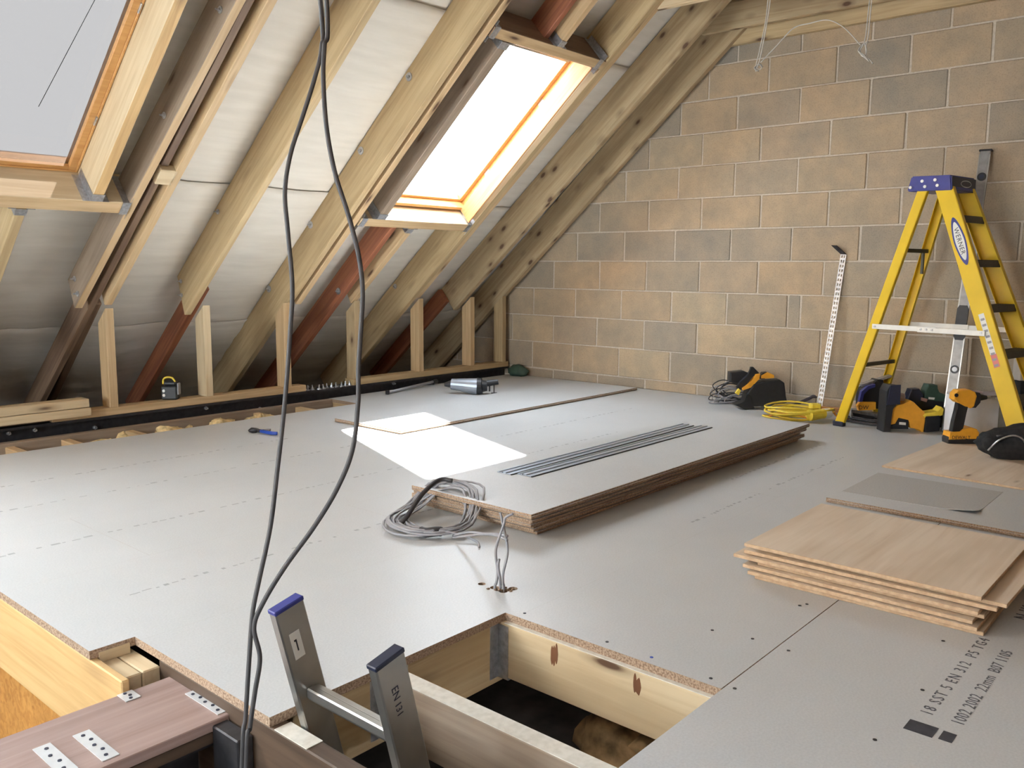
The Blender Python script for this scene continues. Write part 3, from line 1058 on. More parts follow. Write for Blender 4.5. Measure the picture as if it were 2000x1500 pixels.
# ------------------------------------------------------------------ skylight units
def skylight(i, x0, x1, glass, nd=.125):
    v0, v1 = .21, 1.60
    wv = empty('window_%d' % (i + 1), kind='structure')
    T = basis(RO, (1, 0, 0), RU, RN)
    f = .028 if nd < .15 else .013
    parts = [('window_frame', (x0 + .002, x0 + f, v0 + .002, v1 - .002)), ('window_frame', (x1 - f, x1 - .002, v0 + .002, v1 - .002)),
             ('window_frame', (x0 + f, x1 - f, v0 + .002, v0 + f)), ('window_frame', (x0 + f, x1 - f, v1 - f, v1 - .002))]
    for nm_, q in parts:
        bm = BM()
        box(bm, q[0], q[1], q[2], q[3], nd, .27, .002)
        o = obj(nm_, bm, M['frame_wood'], wv)
        o.matrix_local = T
    s0 = f
    e = .034
    a, b, c, d = x0 + s0, x1 - s0, v0 + s0, v1 - s0
    for q in ((a, a + e, c, d), (b - e, b, c, d), (a + e, b - e, c, c + e * .6), (a + e, b - e, d - e, d)):
        bm = BM()
        box(bm, q[0], q[1], q[2], q[3], .185, .235, .002)
        o = obj('sash', bm, M['frame_wood'], wv)
        o.matrix_local = T
    bm = BM()
    box(bm, a + e * .8, b - e * .8, c + e * .5, d - e * .8, .205, .209)
    o = obj('pane', bm, glass, wv)
    o.matrix_local = T
    bm = BM()
    box(bm, a + e, b - e, d - e * 2.2, d - e * 1.7, .165, .185, .003)
    o = obj('vent_bar', bm, M['alu'], wv, label='slim grey vent bar')
    o.matrix_local = T
    for vv in (.52, 1.15):
        bm = BM()
        box(bm, x1 - f - .003, x1 - f + .004, vv, vv + .05, max(.150, nd - .004), .182 if nd < .15 else .205, .001)
        o = obj('bracket', bm, M['steel'], wv)
        o.matrix_local = T
    return wv


W1 = skylight(0, -4.66, -3.80, M['glass_dark_tint'], .18)
W2 = skylight(1, -1.945, -1.12, M['glass_dimmed'])
W3 = skylight(2, -5.65, -5.00, M['glass'])  # unseen, added to light the floor by the eaves
W4 = skylight(3, -6.90, -6.10, M['glass'])  # unseen, added for more daylight
W7 = skylight(6, -8.25, -7.35, M['glass'])  # unseen, another skylight added for daylight
for wv, (xa, va, xb, vb) in ((W1, (-4.061, .57, -3.95, 1.45)), (W2, (-1.603, .50, -1.368, 1.46))):
    bm = BM()  # straight thin dark line over the pane
    tube(bm, [roof(xa, va, .198), roof(xb, vb, .198)], .0016, 6)
    obj('pane_line', bm, M['black'], wv, label='thin dark line across the pane')

# ------------------------------------------------------------------ knee wall
PZ0, PZ1 = .068, .112
sp = timber('sole_plate', (-3.80, .52, PZ0), (-2.14, .52, PZ0), (0, 0, 1), .10, PZ1 - PZ0, M['pine'])
tag(sp, 'sole plate under the left half of the upright studs', 'sole plate')
sp = timber('sole_plate', (-1.73, .52, PZ0), (-.03, .52, PZ0), (0, 0, 1), .10, PZ1 - PZ0, M['pine_green'])
tag(sp, 'sole plate under the studs next to the block wall', 'sole plate')
sp = timber('sole_plate', (-4.9, .53, PZ0 + .005), (-3.80, .53, PZ0 + .005), (0, 0, 1), .08, PZ1 - PZ0 - .005, M['old'])
tag(sp, 'dark bearer behind the short offcut timbers at the left', 'sole plate')
o = timber('offcut_timber', (-4.9, .475, .088), (-3.605, .475, .088), (0, 0, 1), .095, .045, M['pine_pale'])
tag(o, 'lower of two short pale timbers lying at the foot of the studs at far left', 'timber')
o = timber('offcut_timber', (-4.9, .478, .136), (-3.612, .478, .136), (0, 0, 1), .095, .047, M['pine_pale'])
tag(o, 'upper of two short pale timbers lying at the foot of the studs at far left', 'timber')
stl = ['stud at the far left edge above the short offcut timbers', 'first full stud from the left, joining the paired rafters', 'stud below the rounded rafter foot, right of the small black laser level',
       'stud behind the hanging cables under the broad bolted rafter', 'stud left of the orange-red rafter tail, beside the right hanging cable', 'stud under the right side of the bright skylight',
       'stud under the broad knotty rafter', 'last stud tight against the block wall']
for k, x1_ in enumerate([-4.05, -3.433, -2.836, -2.256, -1.661, -1.035, -.458, -.065]):
    zt = 1.089 - .863 * .47 - .004
    bm = BM()
    wd = .048
    zb = PZ1 if k != 0 else .184
    if k == 4: zb = PZ0
    # local: x along the height for the grain
    vs = box(bm, 0, zt - zb, -wd / 2, wd / 2, 0, .10)
    for v in vs:
        if v.co.x > .1 and v.co.z > .05: v.co.x -= .10 * .863
    bmesh.ops.bevel(bm, geom=list(bm.edges), offset=.002, segments=1, affect='EDGES')
    o = obj('wall_stud', bm, M[['pine', 'pine', 'pine_pale', 'pine', 'pine_knotty', 'pine', 'pine', 'pine_green'][k]])
    o.matrix_world = basis((x1_ - wd / 2, .47, zb), (0, 0, 1), (1, 0, 0), (0, 1, 0))
    tag(o, stl[k], 'stud')

# steel beam under the plate with bolts
sb = empty('eaves_beam', (-3, .55, 0), 0, 'long dark steel beam under the sole plate with a row of bolts', 'beam')
bm = BM()
box(bm, -9, -.02, .475, .62, .052, .066)
box(bm, -9, -.02, .535, .55, -.13, .052)
box(bm, -9, -.02, .475, .62, -.15, -.13)
o = obj('beam_section', bm, M['darksteel'], sb)
o.matrix_local = Matrix.Translation((3, -.55, 0))
rbt = random.Random(2)
bl = [(-4.0, .03), (-3.87, .03), (-2.86, .03), (-1.30, .035), (-2.47, -.02), (-3.55, .0)]
for x, z in bl:
    bm = BM()
    cyl(bm, (x, .534, z), (x, .520, z), .011, seg=6)
    cyl(bm, (x, .520, z), (x, .505, z), .006, seg=8)
    o = obj('bolt', bm, M['steel'], sb)
    o.matrix_local = Matrix.Translation((3, -.55, 0))
# chain of bits and fixings along the beam between the plates
bits = [(-2.10 + .04 * i, .50 + rbt.uniform(-.012, .012)) for i in range(10)]
for i, (x, y) in enumerate(bits):
    bm = BM()
    cyl(bm, (0, 0, 0), (0, 0, .006), .016, seg=12)
    cyl(bm, (0, 0, .006), (0, 0, .016), .009, seg=6)
    cyl(bm, (0, 0, .016), (0, 0, .034), .005, seg=8)
    o = obj('coach_bolt', bm, M['steel'])
    o.location = (x, y, .066)
    o.rotation_euler = (rbt.uniform(-.1, .1), rbt.uniform(-.1, .1), rbt.uniform(0, 3))
    tag(o, 'grey coach bolt in the row standing in the sole plate gap', 'bolt', 'bolts on the beam between the sole plates')

o = timber('ledger_timber', (-4.9, .44, -.17), (-1.96, .44, -.17), (0, 0, 1), .05, .168, M['old_grey'])
tag(o, 'brown ledger timber along the far side of the eaves slot', 'timber')
# insulation tufts in the eaves slot
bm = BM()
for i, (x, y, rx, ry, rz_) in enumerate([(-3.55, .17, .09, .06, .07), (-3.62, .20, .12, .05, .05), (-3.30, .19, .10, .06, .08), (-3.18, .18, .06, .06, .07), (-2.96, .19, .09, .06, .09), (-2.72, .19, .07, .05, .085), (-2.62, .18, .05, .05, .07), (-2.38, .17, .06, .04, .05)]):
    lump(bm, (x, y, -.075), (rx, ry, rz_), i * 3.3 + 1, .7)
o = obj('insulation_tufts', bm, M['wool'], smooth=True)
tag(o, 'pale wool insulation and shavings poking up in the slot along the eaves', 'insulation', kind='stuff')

# ------------------------------------------------------------------ collar ties
T1 = timber('collar_tie', (-.028, -1.45, 2.43), (-.028, -4.35, 2.435), (0, 0, 1), .045, .17, M['pine_green'], cuts=(.2, -.2))
tag(T1, 'lower horizontal tie timber lying flat against the block wall near the top', 'tie')
T2 = timber('collar_tie', (-.118, -1.36, 2.512), (-.118, -4.35, 2.512), (0, 0, 1), .045, .17, M['pine_knotty'], cuts=(.2, -.2))
tag(T2, 'yellowish horizontal tie timber in front of the one against the block wall', 'tie')
T3 = timber('collar_tie', (-1.02, -1.52, 2.447), (-1.02, -4.35, 2.43), (0, 0, 1), .047, .17, M['pine_pale'], cuts=(.2, -.2))
tag(T3, 'pale tie timber at the top edge left of the hanging white wires', 'tie')
for x, lb in ((-3.25, 'tie timber across the room above the frame'), (-4.93, 'tie timber the grey cables hang from')):
    o = timber('collar_tie', (x, -1.98, 2.62), (x, -3.82, 2.62), (0, 0, 1), .047, .15, M['pine'], cuts=(.16, -.16))
    tag(o, lb, 'tie')

# white wires hanging from the tie
bm = BM()
def px3(*q): return [Vector(t_) for t_ in q]
A1 = spline([(-.93, -2.22, 2.45), (-.91, -2.20, 2.30), (-.90, -2.165, 2.14), (-.90, -2.15, 2.07), (-.895, -2.17, 2.045), (-.90, -2.185, 2.06), (-.90, -2.165, 2.075)], 8)
tube(bm, A1, .0032, 6)
tube(bm, spline([(-.94, -2.24, 2.45), (-.92, -2.215, 2.30), (-.91, -2.18, 2.12), (-.905, -2.16, 2.06), (-.90, -2.145, 2.045)], 8), .0032, 6)
rw = random.Random(4)
for k in range(5):
    c = Vector((-.90 + rw.uniform(-.01, .01), -2.165, 2.055))
    tube(bm, spline([c + Vector((0, -.02, 0)), c + Vector((.01, .0, .02)), c + Vector((0, .022, .0)), c + Vector((-.01, rw.uniform(-.01, .02), -.022))], 5), .003, 5)
tag(obj('hanging_wires', bm, M['whitecable']), 'left knot of thin white wires hanging in front of the block wall', 'wires')
bm = BM()
tube(bm, spline([(-.92, -2.78, 2.45), (-.91, -2.765, 2.25), (-.90, -2.755, 2.13), (-.90, -2.745, 2.09), (-.90, -2.73, 2.06), (-.90, -2.745, 2.03), (-.90, -2.765, 2.05), (-.90, -2.75, 2.10)], 8), .0032, 6)
tube(bm, spline([(-.93, -2.795, 2.45), (-.92, -2.78, 2.25), (-.905, -2.77, 2.13), (-.90, -2.76, 2.08), (-.90, -2.765, 2.03), (-.90, -2.79, 2.0), (-.90, -2.80, 1.985)], 8), .0032, 6)
for k in range(5):
    c = Vector((-.90 + rw.uniform(-.01, .01), -2.75, 2.07))
    tube(bm, spline([c + Vector((0, -.02, .03)), c + Vector((.01, .012, .02)), c + Vector((0, .026, -.01)), c + Vector((-.01, rw.uniform(-.01, .0), -.04)), c + Vector((0, -.03, -.07))], 5), .003, 5)
tag(obj('hanging_wires', bm, M['whitecable']), 'right knot of thin white wires hanging in front of the block wall', 'wires')
bm = BM()
tube(bm, spline([(-.90, -2.175, 2.08), (-.90, -2.27, 2.16), (-.90, -2.36, 2.235), (-.90, -2.45, 2.245), (-.90, -2.55, 2.245), (-.90, -2.64, 2.19), (-.90, -2.73, 2.09)], 8), .003, 6)
tag(obj('looped_wire', bm, M['whitecable']), 'thin white wire looping between the two hanging knots', 'wires')

# ------------------------------------------------------------------ hanging flat cables (foreground)
def cam_pt(px, py, d):
    return m.translation + (F_ + R_ * ((px - 1000) / 1689.5) - U_ * ((py - 750) / 1689.5)) * d


c1 = [(-4.925, -3.400, 2.700), (-4.905, -3.415, 1.700), (-4.853, -3.391, 1.305), (-4.860, -3.401, 1.238), (-4.872, -3.400, 1.194), (-4.890, -3.394, 1.139), (-4.909, -3.388, 1.083), (-4.921, -3.389, 1.029), (-4.925, -3.399, 0.974), (-4.931, -3.415, 0.895), (-4.941, -3.421, 0.830), (-4.952, -3.426, 0.765), (-4.963, -3.430, 0.708), (-4.977, -3.433, 0.637), (-4.993, -3.436, 0.560), (-5.012, -3.434, 0.489), (-5.024, -3.433, 0.441), (-5.035, -3.438, 0.378), (-5.048, -3.445, 0.302), (-5.060, -3.451, 0.233), (-5.090, -3.460, -0.200), (-5.090, -3.450, -0.900)]
c2 = [(-4.915, -3.412, 2.700), (-4.895, -3.425, 1.700), (-4.855, -3.408, 1.301), (-4.865, -3.414, 1.235), (-4.872, -3.419, 1.191), (-4.878, -3.432, 1.119), (-4.878, -3.450, 1.053), (-4.873, -3.471, 0.996), (-4.871, -3.490, 0.938), (-4.874, -3.501, 0.888), (-4.883, -3.506, 0.831), (-4.891, -3.510, 0.782), (-4.898, -3.516, 0.732), (-4.911, -3.518, 0.669), (-4.932, -3.509, 0.616), (-4.960, -3.492, 0.564), (-4.992, -3.469, 0.511), (-5.018, -3.453, 0.463), (-5.031, -3.447, 0.428), (-5.031, -3.459, 0.387), (-5.041, -3.460, 0.342), (-5.052, -3.462, 0.295), (-5.062, -3.465, 0.240), (-5.080, -3.460, -0.200), (-5.080, -3.440, -0.900)]
for pts_, lb in ((c1, 'left of two long flat grey cables hanging down in front'), (c2, 'right of two long flat grey cables hanging down in front, bowing out to the right')):
    bm = BM()
    tube(bm, spline(pts_, 10), .0022, 8, rx=.0034, up=Vector(F_))
    tag(obj('hanging_cable', bm, M['darkcable'], smooth=True), lb, 'cable')

# ------------------------------------------------------------------ sheets on the floor
def h_in(f, lx, ly):
    c = f.calc_center_median()
    return abs(c.z) > .004 and abs(c.z) < .0145 and f.calc_area() > .1 and False


def sheet(name, x0, x1, y0, y1, z0, z1, face, edge, label, cat='board', rz=0.0, group=None):
    bm = BM()
    box(bm, -(x1 - x0) / 2, (x1 - x0) / 2, -(y1 - y0) / 2, (y1 - y0) / 2, 0, z1 - z0, .0012)
    if name == 'chipboard_sheet':
        h = z1 - z0
        box(bm, -(x1 - x0) / 2 - .006, (x1 - x0) / 2 - .01, -(y1 - y0) / 2 - .006, (y1 - y0) / 2 - .01, h * .34, h * .66, .001)
    for f in bm.faces:
        f.normal_update()
        f.material_index = 0 if abs(f.normal.z) > .8 and not (h_in(f, x1 - x0, y1 - y0)) else 1
    o = obj(name, bm, [M[face], M[edge]])
    o.location = ((x0 + x1) / 2, (y0 + y1) / 2, z0)
    o.rotation_euler = (0, 0, rz)
    return tag(o, label, cat, group)


rs = random.Random(8)
sl = ['bottom chipboard sheet of the low stack in mid floor', 'second chipboard sheet from the bottom of the low stack', 'middle chipboard sheet of the low stack', 'chipboard sheet just under the top one of the low stack',
      'top chipboard sheet of the low stack, carrying the two metal rails']
offs = [(-3.40, -1.16, -2.615, -2.02, 0.004), (-3.43, -1.13, -2.632, -2.04, -.002), (-3.45, -1.17, -2.628, -2.03, .003), (-3.455, -1.14, -2.645, -2.05, -.002), (-3.475, -1.12, -2.655, -2.06, .0)]
z = .0005
for lb, (x0, x1, ya, yb, rz) in zip(sl, offs):
    sheet('chipboard_sheet', x0, x1, ya, yb, z, z + .0182, 'chip', 'chipedge', lb, 'board', rz)
    z += .0192
ZS = z - .001
sheet('chipboard_sheet', -2.50, -.10, -.90, -.31, .0005, .019, 'chip', 'chipedge', 'single chipboard sheet lying on the floor behind the sunlit patch', 'board', .002)
sheet('chipboard_sheet', -2.29, -1.30, -4.42, -3.205, .0005, .0185, 'chip', 'chipedge', 'loose chipboard sheet lying flat behind the plywood pile', 'board', -.004)
sheet('chipboard_sheet', -1.295, -.38, -4.42, -3.21, .0005, .0185, 'chip', 'chipedge', 'chipboard sheet hidden under the flat plywood near the tools', 'board', 0.0)
sheet('plywood_sheet', -1.62, -.42, -4.35, -3.225, .019, .028, 'plyface', 'plyedge', 'flat tan plywood sheet that the impact driver stands on', 'board', -.06)
# thin grey card with a lifted corner
bm = BM()
nx, ny = 14, 14
g = {}
for i in range(nx + 1):
    for j in range(ny + 1):
        x = -2.15 + .44 * i / nx
        y = -3.715 + .50 * j / ny
        lift = 0
        dx = (x + 2.15) / .12; dy = (y + 3.715) / .12
        lift = .016 * max(0, 1 - dx * .9) ** 2 * max(0, 1 - dy * .8) ** 1.5
        g[i, j] = bm.verts.new((x, y, .0195 + lift))
for i in range(nx):
    for j in range(ny): bm.faces.new((g[i, j], g[i + 1, j], g[i + 1, j + 1], g[i, j + 1]))
o = obj('hardboard_sheet', bm, speckle('grey_card', (.40, .395, .38), (.46, .45, .435), 150, .6, .1))
md = o.modifiers.new('s', 'SOLIDIFY'); md.thickness = .0025; md.offset = 1
tag(o, 'thin grey sheet with one lifted corner beyond the plywood pile', 'sheet')

# plywood pile
pl = ['bottom plywood square of the pile', 'second plywood square from the bottom of the pile', 'third plywood square from the bottom of the pile', 'fourth plywood square from the bottom, set back on the left',
      'fourth plywood square from the top, jutting furthest left', 'third plywood square from the top, sticking out on the right', 'plywood square directly beneath the top one', 'top plywood square of the pile with wavy grain']
po = [(-3.290, -2.71, -3.995, -3.375, .008), (-3.302, -2.71, -3.985, -3.358, .0), (-3.296, -2.70, -3.975, -3.340, -.008), (-3.275, -2.70, -3.990, -3.375, .01),
      (-3.300, -2.69, -3.985, -3.310, -.004), (-3.285, -2.70, -4.02, -3.335, .006), (-3.270, -2.67, -4.045, -3.375, -.012), (-3.305, -2.71, -3.990, -3.345, .0)]
z = .0005
for i, (lb, (x0, x1, ya, yb, rz)) in enumerate(zip(pl, po)):
    th = .0105
    sheet('plywood_sheet', x0, x1, ya, yb, z, z + th, 'plyface', 'plyedge', lb, 'board', rz + (PI if i % 2 else 0))
    z += th + (.0045 if i in (1, 3, 4, 6) else .0018)

# guide rails on the chipboard stack
for k, (yc, x0, x1, lb) in enumerate(((-2.195, -3.10, -1.62, 'left of two long metal guide rails on the chipboard stack'), (-2.285, -3.07, -1.60, 'right of two long metal guide rails on the chipboard stack'))):
    r_ = empty('guide_rail', ((x0 + x1) / 2, yc, ZS), -.006 if k else .004, lb, 'rail')
    L_ = (x1 - x0) / 2
    bm = BM()
    box(bm, -L_, L_, -.036, .036, .0005, .004, .0008)
    box(bm, -L_, L_, -.012, .004, .004, .0085, .0008)
    box(bm, -L_, L_, .022, .030, .004, .007, .0006)
    obj('rail_profile', bm, plain('rail_aluminium', (.52, .58, .68), .3, .6, .04), r_)
    bm = BM()
    box(bm, -L_, L_, -.041, -.0362, .0004, .0045)
    obj('splinter_strip', bm, M['black'], r_)
    bm = BM()
    box(bm, -L_, L_, .006, .011, .004, .0062)
    obj('glide_strip', bm, M['darknavy'], r_)

# coil of grey cable leaning on the end of the stack
bm = BM()
rc = random.Random(21)
pts_ = []
nturn = 12
for i in range(nturn * 22 + 1):
    a_ = 2 * PI * i / 22
    tn = i / 22
    k = math.sin(tn * 2.3) * .026
    r1 = .165 + k + .012 * math.sin(a_ * 2 + tn)
    r2 = .140 + k * .8 + .012 * math.cos(a_ * 1.5 + tn * 2)
    cx = -3.555 + .020 * math.sin(tn * 1.7); cy = -2.265 + .020 * math.cos(tn * 2.1)
    # ellipse: long axis along image-horizontal direction
    ex = Vector((.6567, -.7543, 0)); ey = Vector((.7543, .6567, 0))
    p = Vector((cx, cy, 0)) + ex * r2 * math.cos(a_) * 1.0 + ey * r1 * math.sin(a_)
    h = .010 + .010 * (tn % 3) / 3 + .012 * abs(math.sin(tn * 1.9))
    # rests on stack where it overlaps it
    over = 1 / (1 + math.exp(-(p.x + 3.475) * 45)) * (1 / (1 + math.exp((p.y + 2.06) * 60)))
    pts_.append(p + Vector((0, 0, h + over * (ZS + .004))))
tube(bm, pts_, .0042, 6, rx=.0042)
coil = empty('cable_coil', (-3.545, -2.245, 0), 0, 'coil of grey cable propped on the near end of the chipboard stack', 'cable')
def adopt(o, parent):
    o.parent = parent
    o.matrix_parent_inverse = Matrix.Translation(-parent.location)
    return o
adopt(obj('cable_loops', bm, M['greycable'], smooth=True), coil)
bm = BM()
e1 = coil.location + Vector((-.12, .02, .03)); e2 = coil.location + Vector((.085, .05, .135))
tube(bm, spline([e1 + Vector((-.02, .03, -.01)), e1, (e1 + e2) / 2 + Vector((0, 0, .02)), e2, e2 + Vector((.03, -.04, .0))], 8), .0085, 8)
adopt(obj('bundle', bm, M['darkcable'], smooth=True), coil)
bm = BM()
c_ = Vector((-3.672, -2.372, .020))
ex = Vector((.6567, -.7543, 0))
tube(bm, spline([c_ - ex * .035 + Vector((.01, .01, 0)), c_ - ex * .015, c_ + ex * .015 + Vector((0, 0, .004)), c_ + ex * .035 + Vector((.01, .01, 0))], 4), .017, 10)
adopt(obj('tie_wrap', bm, M['darkcable'], smooth=True), coil)
bm = BM()
LE = [(-3.631, -2.438, 0.007) , (-3.679, -2.557, 0.05) , (-3.746, -2.689, 0.099) , (-3.823, -2.811, 0.139) , (-3.856, -2.881, 0.148)]
tube(bm, spline(LE, 8), .0042, 6)
tube(bm, spline([Vector(q_) + Vector((.006, .004, .004 + .006 * math.sin(i * 2.0))) for i, q_ in enumerate(LE)], 8), .0042, 6)
tube(bm, spline([(-3.66, -2.40, .03), (-3.62, -2.47, .02), (-3.61, -2.53, .007), (-3.64, -2.57, .006)], 8), .004, 6)
adopt(obj('loose_end', bm, M['greycable'], smooth=True), coil)

# twisted pair coming out of the hole
tw = empty('twisted_cables', (-3.868, -2.862, 0), 0, 'three grey cables rising twisted from ragged holes in the floor', 'cable')
bm = BM()
ex = Vector((.6567, -.7543, 0))
for (b0, ph) in ((-.012, 0), (.014, PI), (.004, PI * .5)):
    pp = [Vector((-3.868, -2.865, -.12)) + ex * b0]
    for k in range(15):
        t_ = k / 14
        amp = .016 * (1 - abs(2 * t_ - 1) * .3)
        base = Vector((-3.868, -2.862, 0)) + ex * (b0 * (1 - t_) + .012 * t_) + Vector((0, 0, .215 * t_))
        pp.append(base + ex * amp * .7 * math.cos(ph + t_ * 5.6) * min(1, t_ * 3) + Vector((.75, .65, 0)) * amp * .6 * math.sin(ph + t_ * 5.6))
    if ph < 3 * PI and ph != PI * .5:
        pp.append(pp[-1] + ex * (.022 if ph == 0 else -.004) + Vector((0, 0, .012)))
    if ph == PI * .5: pp = pp[:8]
    tube(bm, spline(pp, 4), .0042, 6)
adopt(obj('cable_strands', bm, M['greycable'], smooth=True), tw)
bm = BM()
for q in ((-3.845, -2.895), (-3.875, -2.87), (-3.89, -2.84), (-3.85, -2.87), (-3.86, -2.90), (-3.88, -2.86)):
    lump(bm, (q[0], q[1], .001), (.006, .005, .003), q[0] * 9, .5, 1)
o = adopt(obj('drill_crumbs', bm, M['chipedge']), tw)
o['kind'] = 'stuff'

# ------------------------------------------------------------------ aluminium loft ladder
ld = empty('aluminium_ladder', (-4.62, -3.20, -.2), 0, 'aluminium ladder poking up through the stair opening', 'ladder')
dn = Vector((.2485, 0, -1.0)).normalized()      # down along the stile
fx = Vector((1, 0, .2485)).normalized()
yy_ = Vector((0, -1, 0))


def stile(y, top, label=None, flip=1, lbl=None):
    T = basis(top, -dn, fx, (0, 1, 0))
    bm = BM()
    Ln = 2.9
    t_ = .0022
    vs = []
    box(bm, -Ln, 0, 0, .068, -.0125, .0125, .003, M=None)
    o = obj('stile', bm, M['alu'], ld)
    o.matrix_local = Matrix.Translation(-ld.location) @ T
    bm = BM()
    box(bm, -.004, .006, -.001, .069, -.0135, .0135, .002)
    c = obj('end_cap', bm, M['blue'] if flip > 0 else M['darknavy'], o)
    return o


s1 = stile(-3.05, (-4.742, -3.045, .246))
s2 = stile(-3.35, (-4.741, -3.345, .228), flip=-1)
# label with a mark on the left stile (inner face towards -y: local z = +y so face at z=-.0125)
bm = BM()
box(bm, -.115, -.055, .016, .040, -.0134, -.0127)
o = obj('sticker', bm, M['label'], s1)
bm = BM()
box(bm, -.098, -.072, .026, .029, -.0139, -.0134)
box(bm, -.076, -.072, .023, .029, -.0139, -.0134)
obj('sticker_mark', bm, M['ink'], s1)
# embossed marks on the right stile
T = basis((-.085, .040, -.0128), (-1, 0, 0), (0, 1, 0), (0, 0, -1))
text_mesh('embossed_mark', 'EN', .022, M['darknavy'], s2, basis((-.052, .022, -.0127), (-1, 0, 0), (0, 1, 0), (0, 0, -1)))
text_mesh('embossed_mark', '131', .020, M['darknavy'], s2, basis((-.085, .022, -.0127), (-1, 0, 0), (0, 1, 0), (0, 0, -1)))
for k in range(10):
    base = Vector((-4.742, 0, .246)) + dn * (.205 + .25 * k) + fx * .034
    bm = BM()
    cyl(bm, (base.x, -3.057, base.z), (base.x, -3.333, base.z), .0155, seg=10)
    box(bm, base.x - .016, base.x + .016, -3.333, -3.057, base.z + .002, base.z + .015, .003)
    o = adopt(obj('rung', bm, M['alu']), ld)
    if k == 2: pass
for (t_, fz) in ((.02, .034), (.14, .05)):
    q = Vector((-4.742, -3.3582, .246)) + dn * (t_ + .34) + fx * fz
    bm = BM()
    cyl(bm, q, q + Vector((0, -.004, 0)), .006, seg=8)
    adopt(obj('rivet', bm, M['darknavy']), ld)

# ------------------------------------------------------------------ yellow stepladder
SL = empty('stepladder', (-.565, -2.601, 0), 0, 'yellow fibreglass stepladder with a blue top standing by the block wall', 'ladder')
s_ = Vector((-.1807, -.9835, 0)); w_ = Vector((.9835, -.1807, 0))
SLM = basis((0, 0, 0), s_, w_, (0, 0, 1))


def SP(a, b, c): return SLM @ Vector((a, b, c))


def rail(name, a0, a1, wid, thick, mat, flange):
    """channel rail from a0 to a1 in ladder coords (s,w,z); wid along s, web facing outwards (w side)"""
    p0 = SP(*a0); p1 = SP(*a1)
    x = (p1 - p0).normalized()
    y = (s_ - x * s_.dot(x)).normalized()
    z = x.cross(y)
    L_ = (p1 - p0).length
    bm = BM()
    t_ = .004
    box(bm, 0, L_, -wid / 2, wid / 2, -t_ / 2, t_ / 2, .001)
    for sgn in (-1, 1):
        box(bm, 0, L_, sgn * wid / 2 - t_ / 2, sgn * wid / 2 + t_ / 2, 0 if flange > 0 else -thick, thick if flange > 0 else 0, .001)
    o = obj(name, bm, M[mat], SL)
    o.matrix_local = basis(p0, x, y, z)
    return o


ZT = 1.37
zdir = 1
fr = {}
# inward direction: near rails flange to +w ; far rails flange to -w.   z axis of rail = x cross y
for side, wb, wt in (('near', 0.0, .085), ('far', .44, .345)):
    zb_ = .046 if side == 'near' else .02
    fl_ = None
    p0 = SP(1.025, wb, 0.02); p1 = SP(.487, wt, ZT)
    zz = (p1 - p0).normalized().cross((s_ - (p1 - p0).normalized() * s_.dot((p1 - p0).normalized())).normalized())
    inward = 1 if side == 'near' else -1
    flg = 1 if zz.dot(w_) * inward > 0 else -1
    fr[side] = rail('front_rail', (1.025 - .4 * (zb_ - .02), wb, zb_), (.487, wt, ZT), .088, .028, 'lyellow', flg)
    rail('rear_rail', (.010, wb, .02), (.380, wt, ZT), .050, .024, 'lyellow', flg)
# feet
for s0, wb in ((1.025, 0), (1.025, .44), (.005, 0), (.005, .44)):
    bm = BM()
    p = SP(s0, wb + (.012 if wb < .2 else -.012), .0285 if (s0 > .5 and wb < .2) else 0)
    T = basis(p, s_, w_, (0, 0, 1))
    box(bm, -.05 if s0 > .5 else -.034, .05 if s0 > .5 else .034, -.018, .018, 0.0005, .03, .004, M=T)
    obj('foot', bm, M['darknavy'], SL)
# steps on the front
for k in range(5):
    t_ = (.265 + .235 * k) / ZT
    zc = .265 + .235 * k
    sc_ = 1.025 + (.487 - 1.025) * (zc - .02) / (ZT - .02)
    wa = .004 + .085 * (zc - .02) / (ZT - .02); wb = .436 - .095 * (zc - .02) / (ZT - .02)
    bm = BM()
    T = SLM
    box(bm, sc_ - .045, sc_ + .045, wa, wb, zc, zc + .006, .001, M=T)
    box(bm, sc_ - .045, sc_ - .041, wa, wb, zc - .026, zc, 0, M=T)
    box(bm, sc_ + .041, sc_ + .045, wa, wb, zc - .030, zc, 0, M=T)
    for q in range(6): box(bm, sc_ - .038 + q * .014, sc_ - .032 + q * .014, wa + .01, wb - .01, zc + .006, zc + .0085, 0, M=T)
    obj('step', bm, M['grip'], SL)
# rear braces
for zc in (.36, 1.02):
    sc_ = .010 + (.380 - .010) * (zc - .02) / (ZT - .02)
    wa = .006 + .085 * (zc - .02) / (ZT - .02); wb = .434 - .095 * (zc - .02) / (ZT - .02)
    bm = BM()
    box(bm, sc_ - .010, sc_ + .012, wa, wb, zc, zc + .022, .002, M=SLM)
    o = obj('rear_bar', bm, M['grip'], SL)
bm = BM()
box(bm, .286, .300, .30, .315, .90, 1.02, .001, M=SLM)
obj('rear_bracket', bm, M['grip'], SL)
# spreaders
for wv_, sgn in ((-.006 + .038, -1), (.44 - .04 + .006, 1)):
    bm = BM()
    x0_, x1_ = .165, .785
    mid = .48
    box(bm, x0_, mid + .05, wv_ - .002 + sgn * .004, wv_ + .002 + sgn * .004, .588, .616, .0015, M=SLM)
    box(bm, mid - .05, x1_, wv_ - .002 + sgn * .009, wv_ + .002 + sgn * .009, .585, .613, .0015, M=SLM)
    o = obj('spreader', bm, M['white'], SL)
    for q in (x0_ + .02, mid - .03, mid + .0, mid + .03, x1_ - .02):
        bm = BM()
        a_ = SP(q, wv_ + sgn * .010, .601); b2 = SP(q, wv_ + sgn * .015, .601)
        cyl(bm, a_, b2, .006, seg=8)
        obj('spreader_rivet', bm, M['steel'], o)
